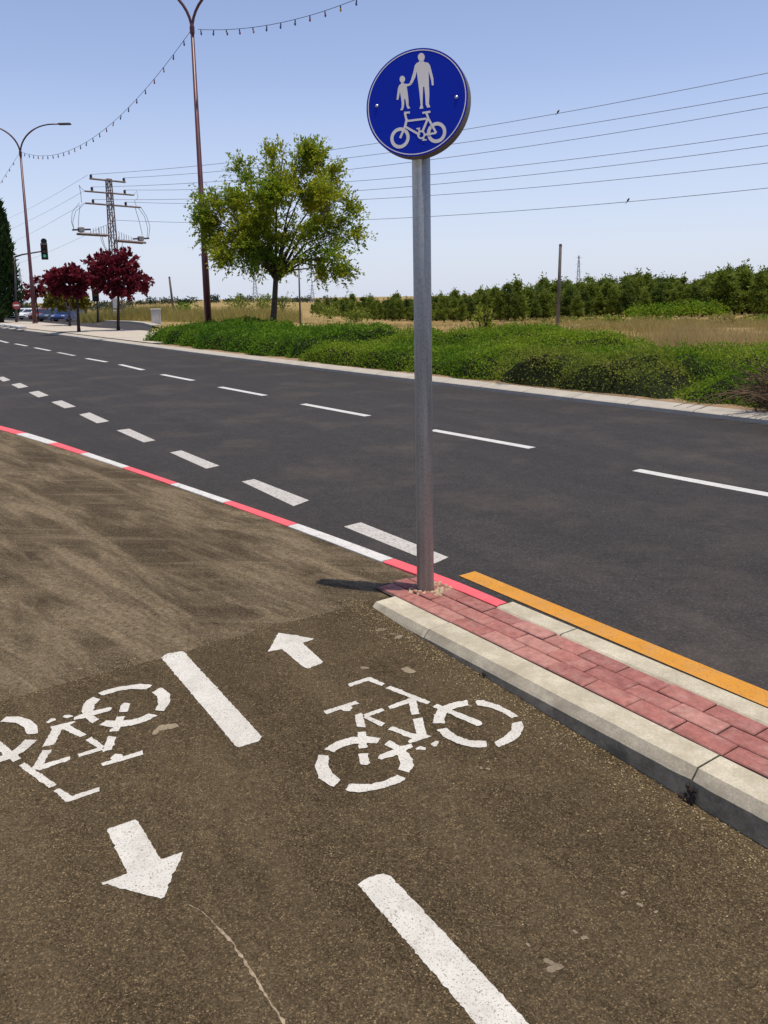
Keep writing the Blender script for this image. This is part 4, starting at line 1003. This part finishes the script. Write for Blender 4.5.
# ------------------------------------------------------------------ street lamps
def lamp(basep, forkp, arm_dir, arm_len, arm_h, label):
    b, f = np.array(basep), np.array(forkp); root = empty('street_lamp', b); ad = np.array([arm_dir[0], arm_dir[1], 0.]); 
    mb = MB(); mb.lathe(b, [(.17, -.3), (.17, .05), (.15, .08)], 12); part(mb, 'base', MAT['maroon'], root)
    mb = MB(); mb.tube([b, b + (f - b) * .28, b + (f - b) * .283, f], [.135, .12, .105, .06], 14); part(mb, 'pole', MAT['maroon'], root, True)
    for sg in (-1, 1):
        pts = []
        for k in range(13):
            t = k / 12 * math.pi / 2; pts.append(f - np.array([0, 0, .15]) + ad * sg * arm_len * (1 - math.cos(t)) * .82 + np.array([0, 0, arm_h * math.sin(t)]))
        pts.append(pts[-1] + ad * sg * arm_len * .18)
        mb = MB(); mb.tube(pts, [.05] * 8 + [.04] * (len(pts) - 8), 8); arm = part(mb, 'arm', MAT['maroon'], root, True)
        h = pts[-1] + ad * sg * .3; an = math.atan2(ad[1] * sg, ad[0] * sg); mb = MB()
        mb.box(h, (.75, .28, .11), an, bev=.04); hd = part(mb, 'lamp_head', MAT['lamp_head'], arm)
    mb = MB(); mb.lathe(f, [(.07, -.25), (.085, -.2), (.085, 0), (.05, .12)], 12); part(mb, 'collar', MAT['maroon'], root)
    return tag(root, label, 'street lamp', 'maroon street lamps'), f
Y1 = 30.8; l1b = at_depth(208.5, 325, Y1); l1b[2] = .1; l1f = at_depth(192, 27, Y1)
lb = G(35.2, 323.5, .12); Y2 = lb[1]; l2f = at_depth(20.3, 152, Y2)
adir = at_depth(57, 132, Y2) - at_depth(20, 152, Y2); adir = adir[:2] / np.linalg.norm(adir[:2])
lamp(l1b, l1f, adir, 2.5, 1.75, 'tall maroon street lamp behind the hedge, its two arms leaving the top of the photo')
lamp(lb, l2f, adir, 2.5, 1.72, 'maroon double-arm street lamp on the pale island, among the plum-red trees')
# dark bracket on the near lamp
# festoon lights
def festoon(pts3, nb, label, first=.04, last=.97):
    P = [np.array(p) for p in pts3]; A, B = P[0], P[-1]; root = empty('string_light', A); n = 40
    L = [np.linalg.norm(p - A) for p in P]; q = [np.polyfit([l / L[-1] for l in L], [p[i] for p in P], min(len(P) - 1, 2)) for i in range(3)]
    f = lambda t: np.array([np.polyval(c, t) for c in q])
    mb = MB(); mb.tube([f(k / n) for k in range(n + 1)], .009, 5); part(mb, 'cord', MAT['black'], root)
    for k in range(nb):
        p = f(first + (last - first) * k / (nb - 1)); mb = MB(); mb.lathe(p, [(.014, 0), (.022, -.07), (.022, -.09)], 8); mb2 = MB(); mb2.lathe(p + np.array([rnd.gauss(0, .015), 0, 0]), [(.018, -.09), (.032, -.12), (.032, -.155), (.014, -.19)], 8)
        s = part(mb, 'socket', MAT['black'], root); part(mb2, 'bulb', BULBS[(k * 7 + k // 3) % 4], s)
    return tag(root, label, 'string lights', 'strings of coloured festoon bulbs')
hd = (l1f - l2f)[:2]; hd /= np.linalg.norm(hd)
festoon([l2f] + [on_plane(x, y, l2f, hd) for x, y in ((50, 155), (83, 142.7), (119, 118), (150, 86))] + [l1f], 25, 'sagging string of coloured bulbs between the two street lamps')
e2 = at_depth(362, -4, 27.); hd = (e2 - l1f)[:2]; hd /= np.linalg.norm(hd); far2 = at_depth(470, -70, 25.5)
festoon([l1f + (on_plane(198, 30, l1f, hd) - l1f)] + [on_plane(x, y, l1f, hd) for x, y in ((230, 28.5), (262, 25.5), (300, 19), (330, 10))] + [e2], 12, 'string of coloured bulbs running right from the nearer lamp out of the photo', .02, .97)
e3 = at_depth(-14, 206, Y2 + 18); hd = (e3 - l2f)[:2]; hd /= np.linalg.norm(hd)
festoon([l2f, on_plane(8, 171, l2f, hd), e3], 9, 'string of bulbs running down left from the farther lamp behind the cypress', .15, .95)

# ------------------------------------------------------------------ distribution pylon
YP = 72.; pbse = on_terr(117, YP); root = empty('power_pylon', pbse); ptop = at_depth(108.5, 179, YP)
AD = np.array([.72, .69, 0.]); AN = np.array([-AD[1], AD[0], 0.])
lean = (ptop - pbse); Hh = lean[2]
def axis(z): return pbse + lean * (z / Hh)
mb = MB(); nseg = 13; hw = lambda z: .34 - .17 * z / Hh
for sx in (-1, 1):
    for sy_ in (-1, 1):
        mb.tube([axis(z) + (AD * sx + AN * sy_) * hw(z) for z in (-.5 * 0, Hh * .5, Hh)], .055, 4)
for k in range(nseg):
    z0, z1 = Hh * k / nseg, Hh * (k + 1) / nseg
    for a, b in ((AD, AN), (AN, AD)):
        for sg in (-1, 1):
            s = 1 if k % 2 else -1; mb.tube([axis(z0) + (a * s) * hw(z0) + b * sg * hw(z0), axis(z1) - (a * s) * hw(z1) + b * sg * hw(z1)], .032, 4)
            mb.tube([axis(z1) - a * hw(z1) + b * sg * hw(z1), axis(z1) + a * hw(z1) + b * sg * hw(z1)], .028, 4)
part(mb, 'lattice_mast', MAT['dark_steel'], root)
PP = lambda x, y: on_plane(60 + x / 6.98, 165 + y / 6.98, ptop, AD)
for (x0, y0, x1, y1), w in (((210, 95, 455, 120), .11), ((175, 182, 515, 210), .10), ((180, 266, 560, 296), .11)):
    a, b = PP(x0, y0), PP(x1, y1); mb = MB(); mb.tube([a + AN * .1, b + AN * .1], w * .6, 4); mb.tube([a - AN * .1, b - AN * .1], w * .6, 4); part(mb, 'crossarm', MAT['dark_steel'], root)
INS = [(216, 88), (446, 112), (223, 176), (452, 196), (231, 262), (459, 280)]
WT = []
for x, y in INS:
    p = PP(x, y); mb = MB(); mb.lathe(p, [(.05, -.05), (.13, .02), (.07, .06), (.14, .11), (.07, .15), (.13, .20), (.05, .26)], 10); part(mb, 'insulator', MAT['insulator'], root); WT.append(p + np.array([0, 0, .26]))
for x0, y0, x1, y1 in ((128, 480, 335, 492), (395, 528, 588, 544)):
    a, b = PP(x0, y0), PP(x1, y1); mb = MB()
    for o_ in (-.3, .3): mb.tube([a + AN * o_, b + AN * o_], .10, 4)
    pl = part(mb, 'platform', MAT['dark_steel'], root)
    mb = MB()
    for k in range(7):
        q = a + (b - a) * (.42 + .09 * k if x0 < 300 else .02 + .085 * k); mb.tube([q, q + np.array([0, 0, .45 + .07 * (k if x0 < 300 else 6 - k)])], .022, 4)
    part(mb, 'cutout_rods', MAT['dark_steel'], pl)
    c = a + (b - a) * (.10 if x0 < 300 else .88) + np.array([0, 0, .35]); mb = MB(); mb.box(c, (.42, .42, .42), .7, bev=.05); sw = part(mb, 'switch_box', MAT['lamp_grey'], root)
    mb = MB(); mb.tube([c + AD * -.75 + np.array([0, 0, -.05]), c + AD * .8 + np.array([0, 0, .05])], .07, 6); part(mb, 'bushing', MAT['insulator'], sw)
mb = MB()
for L in ([(135, 265), (85, 330), (80, 400), (100, 455)], [(140, 285), (132, 350), (128, 430)], [(175, 265), (140, 300), (110, 320), (88, 400), (98, 450)], [(525, 300), (555, 400), (575, 490)], [(545, 296), (590, 360), (612, 440), (608, 510)], [(562, 290), (605, 360), (628, 430), (618, 512)], [(180, 184), (150, 165), (133, 140)], [(135, 145), (145, 200), (150, 262)], [(515, 208), (535, 180), (545, 230), (520, 250), (535, 295)], [(270, 440), (290, 530), (325, 610)], [(290, 480), (310, 560), (335, 600)], [(450, 500), (430, 570), (385, 620)], [(410, 500), (400, 560), (380, 610)]):
    mb.tube([PP(*q) for q in L], .022, 4)
part(mb, 'jumper_cables', MAT['wire'], root)
for zc, sz in ((1.6, (.55, .35, .9)), (.75, (.6, .4, .55))):
    mb = MB(); mb.box(axis(zc) - np.array([-.1, .62, 0]), sz, .3, bev=.03); part(mb, 'meter_box', MAT['cabinet'], root)
tag(root, 'lattice power pylon with three crossarms and switchgear, behind the plum-red tree', 'pylon')
# conductors to the right
RY = [73, 93, 107, 133, 145.5, 163, 188]; MY = [150, 160, 171.5, 183, 192.6, 201, 221]
starts = WT[:6] + [PP(385, 385)]; starts = [starts[i] for i in (0, 1, 2, 3, 4, 5, 6)]
names = ['topmost', 'second', 'third', 'fourth', 'fifth', 'sixth', 'lowest']
WIRES = []
for i in range(7):
    A = starts[i]; B = at_depth(768, RY[i], 42.); hd = (B - A)[:2]; LL = np.linalg.norm(hd); hd = hd / LL
    Mq = on_plane(330, MY[i], A, hd); tm = np.linalg.norm((Mq - A)[:2]) / LL
    q = np.polyfit([0, tm, 1], [A[2], Mq[2], B[2]], 2); pts = []
    for k in range(49):
        t = 1.45 * k / 48; p = A + (B - A) * t; p[2] = np.polyval(q, t); pts.append(p)
    root = empty('power_line', A); mb = MB(); mb.tube(pts, .016, 5); part(mb, 'cable', MAT['wire'], root)
    tag(root, '%s of the seven power lines crossing the sky from the lattice pylon' % names[i], 'power line', 'power lines running right from the pylon'); WIRES.append((A, B, q, hd))
for i, (a, b) in enumerate((((87.5, 175), (15, 212)), ((84, 191), (10, 226)), ((84, 203), (10, 240)), ((112, 222), (30, 256)))):
    A = at_depth(a[0], a[1], YP); B = at_depth(b[0], b[1], YP + 60); e = B + (B - A) * .8; root = empty('power_line', A); mb = MB(); n = 24
    mb.tube([A + (e - A) * k / n + np.array([0, 0, -2.0 * (k / n) * (1 - k / n)]) for k in range(n + 1)], .013, 5); part(mb, 'cable', MAT['wire'], root)
    tag(root, '%s power line sloping left from the pylon towards the farther street lamp' % ('highest', 'second highest', 'third highest', 'lowest')[i], 'power line', 'power lines running left from the pylon')
def bird(i, px, py, label):
    A, B, q, hd = WIRES[i]; p = on_plane(px, py, A, hd); t = np.linalg.norm((p - A)[:2]) / np.linalg.norm((B - A)[:2]); p[2] = np.polyval(q, t) + .02
    mb = MB(); ax = np.array([hd[0] * .3 - hd[1] * .6, hd[1] * .3 + hd[0] * .6, .75])
    c = p + np.array([0, 0, .07]); mb.lathe(c, [(.006, -.14), (.022, -.09), (.048, -.03), (.054, .02), (.038, .065), (.03, .08), (.036, .098), (.033, .12), (.012, .138)], 12, ax)
    h = c + ax / np.linalg.norm(ax) * .11; mb.tube([h, h + np.array([-hd[1], hd[0], 0]) * .06], [.014, .003], 6)
    mb.tube([c - ax * .12, c - ax * .26], [.022, .014], 6); mb.tube([p + np.array([.01, 0, 0]), c], .008, 4); mb.tube([p - np.array([.02, 0, 0]), c], .008, 4)
    o = mb.build('bird', MAT['black'], smooth=True); tag(o, label, 'bird', 'birds on the power lines')
bird(0, 558, 113, 'dark bird perched on the topmost power line right of the sign'); bird(6, 628, 201, 'dark bird perched on the lowest power line at right')

# ------------------------------------------------------------------ far towers, poles, cabinet
def tower(px, ty, Y, wpx, label, arms):
    b = on_terr(px, Y); t = at_depth(px, ty, Y); h = t[2] - b[2]; w = wpx * Y / FOC / 2; root = empty('far_pylon', b); rr = Y / FOC * .28; mb = MB()
    hw = lambda z: w * (1 - .85 * (z / h) ** .8)
    for sx in (-1, 1):
        for sy_ in (-1, 1): mb.tube([b + np.array([sx * hw(z), sy_ * hw(z), z]) for z in np.linspace(0, h, 7)], rr * .6, 4)
    n = 10
    for k in range(n):
        z0, z1 = h * k / n, h * (k + 1) / n
        for sg in (-1, 1): mb.tube([b + np.array([-hw(z0), sg * hw(z0), z0]), b + np.array([hw(z1), sg * hw(z1), z1])], rr * .35, 3); mb.tube([b + np.array([hw(z0), sg * hw(z0), z0]), b + np.array([-hw(z1), sg * hw(z1), z1])], rr * .35, 3)
    part(mb, 'lattice_mast', MAT['far_steel'], root); 
    for f in arms: mb = MB(); mb.tube([b + np.array([-w * 1.4, 0, h * f]), b + np.array([0, 0, h * f + w * .2]), b + np.array([w * 1.4, 0, h * f])], rr * .5, 3); part(mb, 'crossarm', MAT['far_steel'], root)
    tag(root, label, 'pylon', 'far transmission pylons')
tower(578, 255.5, 520, 5, 'far lattice transmission pylon rising above the wood', (.95, .8, .62))
tower(255.5, 274, 480, 6, 'far lattice pylon between the lamp post and the green tree trunk', (.95, .72, .5, .3))
tower(312.5, 284, 420, 5, 'far lattice pylon seen below the right side of the green tree', (.9, .7, .5))
tower(22, 268, 430, 5, 'far lattice pylon between the cypress and the farther street lamp', (.95, .8, .62))
tower(104, 300, 430, 3, 'tiny far lattice pylon on the skyline beside the plum-red tree', (.9, .7))
def post(px_b, px_t, ty, Y, r, label):
    b = on_terr(px_b, Y); t = at_depth(px_t, ty, Y); root = empty('utility_pole', b); mb = MB(); mb.tube([b - np.array([0, 0, .3]), (b + t) / 2, t], [r * 1.1, r, r * .85], 10); part(mb, 'shaft', MAT['pole_wood'], root, True)
    mb = MB(); mb.lathe(t, [(r * .95, -.03), (r * .95, .01), (r * .5, .05)], 10); part(mb, 'cap', MAT['lamp_head'], root); tag(root, label, 'pole')
post(558, 560.5, 245, 36, .072, 'bare grey pole standing in the field behind the hedge, right of the sign')
post(173, 169.3, 277, 105, .14, 'thin leaning pole in the field left of the nearer lamp post')
post(299.5, 298.8, 266, 42, .045, 'slender pole under the right side of the green tree')
cbx = on_terr(155, 50); root = empty('utility_cabinet', cbx); h = .95; mb = MB(); mb.box(cbx + np.array([0, 0, h / 2]), (.52, .4, h), .15, bev=.02); part(mb, 'body', MAT['cabinet'], root)
mb = MB(); mb.box(cbx + np.array([0, 0, h + .03]), (.6, .48, .06), .15, bev=.015); part(mb, 'lid', MAT['cabinet'], root)
ca2, sa2 = math.cos(.15), math.sin(.15); mb = MB(); mb.box(cbx + np.array([sa2 * .205, -ca2 * .205, h * .5]), (.4, .015, h * .75), .15, bev=.004); part(mb, 'door', MAT['cabinet'], root); tag(root, 'pale concrete utility cabinet in the grass left of the hedge', 'cabinet')

# ------------------------------------------------------------------ traffic lights
def signal_head(root, c, fw2, with_top=True, h=.95, lit=True):
    an = math.atan2(fw2[1], fw2[0]) + math.pi / 2; f3 = np.array([fw2[0], fw2[1], 0]); mb = MB(); mb.box(c, (.36, .24, h), an, bev=.03); hd = part(mb, 'signal_head', MAT['black'], root)
    mb = MB(); mb.box(c - f3 * .13, (.42, .02, h + .12), an); part(mb, 'backboard', MAT['black'], hd)
    for k, m in ((1, 'lens_red'), (0, 'lens_amber'), (-1, 'lens_green')):
        q = c + f3 * .121 + np.array([0, 0, k * h * .32]); mb = MB(); mb.lathe(q, [(.10, 0), (.10, .006), (.06, .012)], 16, f3); part(mb, m, MAT[m] if lit or m != 'lens_green' else MAT['black'], hd)
        mb = MB(); pts = []
        for j in range(9):
            a = math.pi * j / 8; sd2 = np.array([-fw2[1], fw2[0], 0]) * math.cos(a) * .12 + np.array([0, 0, 1]) * math.sin(a) * .12; pts.append((q + sd2, q + sd2 + f3 * .16))
        for j in range(8): mb.poly([pts[j][0], pts[j][1], pts[j + 1][1], pts[j + 1][0]])
        part(mb, 'visor', MAT['black'], hd)
MAT['lens_red'] = simple('unlit_red_lens', (.10, .01, .01, 1), .2); MAT['lens_amber'] = simple('unlit_amber_lens', (.12, .06, .01, 1), .2)
m = NT('lit_green_lens'); e_ = m.n('ShaderNodeEmission'); e_.inputs[0].default_value = (.15, .9, .6, 1); e_.inputs[1].default_value = .22; m.l(e_.outputs[0], m.out.inputs[0]); MAT['lens_green'] = m.m
fw2 = np.array([.35, -.94]); tb = G(16.5, 322.3, .12); YL = tb[1]; root = empty('traffic_light', tb)
tp = at_depth(14.5, 257, YL); th_ = at_depth(41, 251.5, YL); hc = at_depth(44.3, 251.3, YL)
mb = MB(); mb.tube([tb, tp], [.09, .07], 10); part(mb, 'pole', MAT['lamp_head'], root, True)
mb = MB(); mb.tube([tp, tp + (th_ - tp) * .3 + np.array([0, 0, .05]), th_, hc - np.array([.1, -.15, 0])], [.06, .05, .045, .04], 8); part(mb, 'mast_arm', MAT['lamp_head'], root, True)
signal_head(root, hc, fw2)
mb = MB(); mb.lathe(at_depth(43.8, 241.3, YL), [(.19, -.02), (.19, .02)], 20, (fw2[0], fw2[1], 0)); part(mb, 'round_plate', MAT['black'], root)
tag(root, 'traffic light hung on a mast arm beside the farther street lamp, green lit', 'traffic light')
ts_ = at_depth(16.3, 305.3, YL - .2); root = empty('round_sign', ts_); f3 = (fw2[0], fw2[1], 0)
mb = MB(); mb.lathe(ts_, [(.25, -.012), (.25, .012)], 28, f3); pn = part(mb, 'panel', simple('sign_red', (.32, .05, .05, 1), .4), root)
mb = MB(); mb.box(ts_ + np.array(f3) * .016, (.34, .006, .10), math.atan2(fw2[1], fw2[0]) + math.pi / 2); part(mb, 'white_bar', MAT['sign_white'], pn)
tag(root, 'round red and white road sign on the traffic light mast next to the cypress', 'road sign')
sb = G(98, 322.5, .05); root = empty('pedestrian_signal', sb); YS = sb[1]; stp = at_depth(97, 288, YS)
mb = MB(); mb.tube([sb, stp], [.07, .055], 10); part(mb, 'pole', MAT['lamp_head'], root, True); signal_head(root, at_depth(95.5, 295, YS - .3), fw2, False, .7, False)
tag(root, 'dark traffic signal on a short pole between two plum-red trees', 'traffic light')

# ------------------------------------------------------------------ cars
def car(loc, rz, col, label, van=False):
    root = empty('parked_car', loc); body = simple('car_paint', col, .25, 0, .04, 3, .6)
    Lh, W, Ht = 2.15, .88, 1.62 if van else 1.46
    low = [(-Lh, .32), (-Lh + .02, .62), (-Lh + .1, .92), (-1.5 if not van else -Lh + .12, .98), (.75, .95), (1.55, .86), (2.02, .72), (Lh, .55), (Lh, .3)]
    cab = [(-1.75, .95), (-1.35, Ht - .04), (-.9, Ht), (.15, Ht), (.55, Ht - .12), (1.2, .92)] if not van else [(-2.05, .95), (-1.95, Ht - .06), (-1.6, Ht), (.3, Ht), (.75, Ht - .14), (1.4, .92)]
    ca, sa = math.cos(rz), math.sin(rz); T = lambda x, y, z: np.array([loc[0] + x * ca - y * sa, loc[1] + x * sa + y * ca, loc[2] + z])
    def extr(mb, prof, w0, w1=None, taper=0):
        n = len(prof); zm = min(z for _, z in prof); zM = max(z for _, z in prof); wd = lambda z: w0 - taper * (z - zm) / (zM - zm); vs = [T(x, s * wd(z), z) for s in (-1, 1) for x, z in prof]
        mb.faces(vs, [tuple(range(n)), tuple(range(2 * n - 1, n - 1, -1))] + [(i, n + i, n + (i + 1) % n, (i + 1) % n) for i in range(n)])
    arch = []
    for x, z in low: arch.append((x, z))
    for cx in (1.32, -1.3):
        for k in range(9): a = math.pi * k / 8; arch.append((cx + .36 * math.cos(a), .3 + .36 * math.sin(a)))
    mb = MB(); extr(mb, arch, W, taper=.05); extr(mb, cab, W - .06, taper=.16); part(mb, 'body', body, root)
    mb = MB(); q = lambda p, s, o: T(p[0], s * (W - .06 - .16 * (p[1] - .95) / (Ht - .95) + o), p[1])
    sh = .1
    for s in (-1, 1):
        c = [(cab[0][0] + .28, 1.0), (cab[1][0] + .1, Ht - .12), (-.25, Ht - .09), (-.25, 1.0)]; mb.poly([q(p, s, .006) for p in c]); c = [(-.17, 1.0), (-.17, Ht - .09), (cab[3][0] + .1, Ht - .11), (cab[5][0] - .35, 1.0)]; mb.poly([q(p, s, .006) for p in c])
    def cross(a, b, o): 
        w = lambda z: W - .14 - .16 * (z - .95) / (Ht - .95); d = np.array([b[1] - a[1], -(b[0] - a[0])]); d /= np.linalg.norm(d); d *= o
        mb.poly([T(a[0] + d[0], -w(a[1]), a[1] + d[1]), T(a[0] + d[0], w(a[1]), a[1] + d[1]), T(b[0] + d[0], w(b[1]), b[1] + d[1]), T(b[0] + d[0], -w(b[1]), b[1] + d[1])])
    e = lambda a, b, t: (a[0] + (b[0] - a[0]) * t, a[1] + (b[1] - a[1]) * t)
    cross(e(cab[4], cab[5], .05), e(cab[4], cab[5], .92), -.008); cross(e(cab[0], cab[1], .1), e(cab[0], cab[1], .9), -.008)
    part(mb, 'window', MAT['car_glass'], root)
    for x in (1.32, -1.3):
        for s in (-1, 1):
            mb = MB(); ax = (-sa * s, ca * s, 0); mb.lathe(T(x, s * (W - .2), .31), [(.22, 0), (.31, .01), (.31, .19), (.22, .20)], 18, ax); w = part(mb, 'wheel', MAT['tyre'], root)
            mb = MB(); mb.lathe(T(x, s * (W - .2), .31), [(.2, .19), (.2, .205), (.05, .215)], 14, ax); part(mb, 'rim', MAT['chrome'], w)
    for s in (-1, 1):
        mb = MB(); mb.box(T(2.06, s * .62, .68), (.1, .36, .15), rz, bev=.02); part(mb, 'headlight', MAT['headlight'], root)
        mb = MB(); mb.box(T(-2.13, s * .68, .8), (.06, .26, .16), rz, bev=.02); part(mb, 'taillight', MAT['lens_red'], root)
    mb = MB(); mb.box(T(2.13, 0, .42), (.06, 1.3, .16), rz, bev=.02); part(mb, 'bumper', MAT['black'], root)
    return tag(root, label, 'car', 'parked cars beyond the island')
for px, Y, rz, col, lab, van in ((67.5, 92, R(258), (.018, .04, .15, 1), 'blue car behind the tree trunks, rightmost in the row of cars', True), (53, 98, R(252), (.035, .05, .085, 1), 'dark slate car parked between the blue and the red car', False), (43.5, 108, R(255), (.20, .02, .03, 1), 'red car in the row, next to the lamp post', False), (32, 112, R(248), (.75, .74, .72, 1), 'white car half hidden behind the farther lamp post', False), (23, 124, R(250), (.62, .64, .66, 1), 'silver-white car left of the farther lamp post', False), (13.5, 124, R(240), (.10, .10, .105, 1), 'dark grey car just right of the cypress', False)):
    p = on_terr(px, Y); p[2] += .05; car(p, rz, col, lab, van)
# white kerb blocks at the left end of the island
for k, (px, py) in enumerate(((3, 326.3), (9.5, 327), (15.5, 327.9), (21, 328.7))):
    p = G(px, py, .13); i = int(np.argmin(((FK - p[:2]) ** 2).sum(1))); mb = MB(); mb.box((p[0], p[1], .2), (.62, .4, .15), math.atan2(FT[i, 1], FT[i, 0]), bev=.03)
    o = mb.build('kerb_block', MAT['kerb_white']); tag(o, 'white painted kerb block at the island edge, %s from the left' % ORD[k], 'kerb block', 'white kerb blocks at the island end')
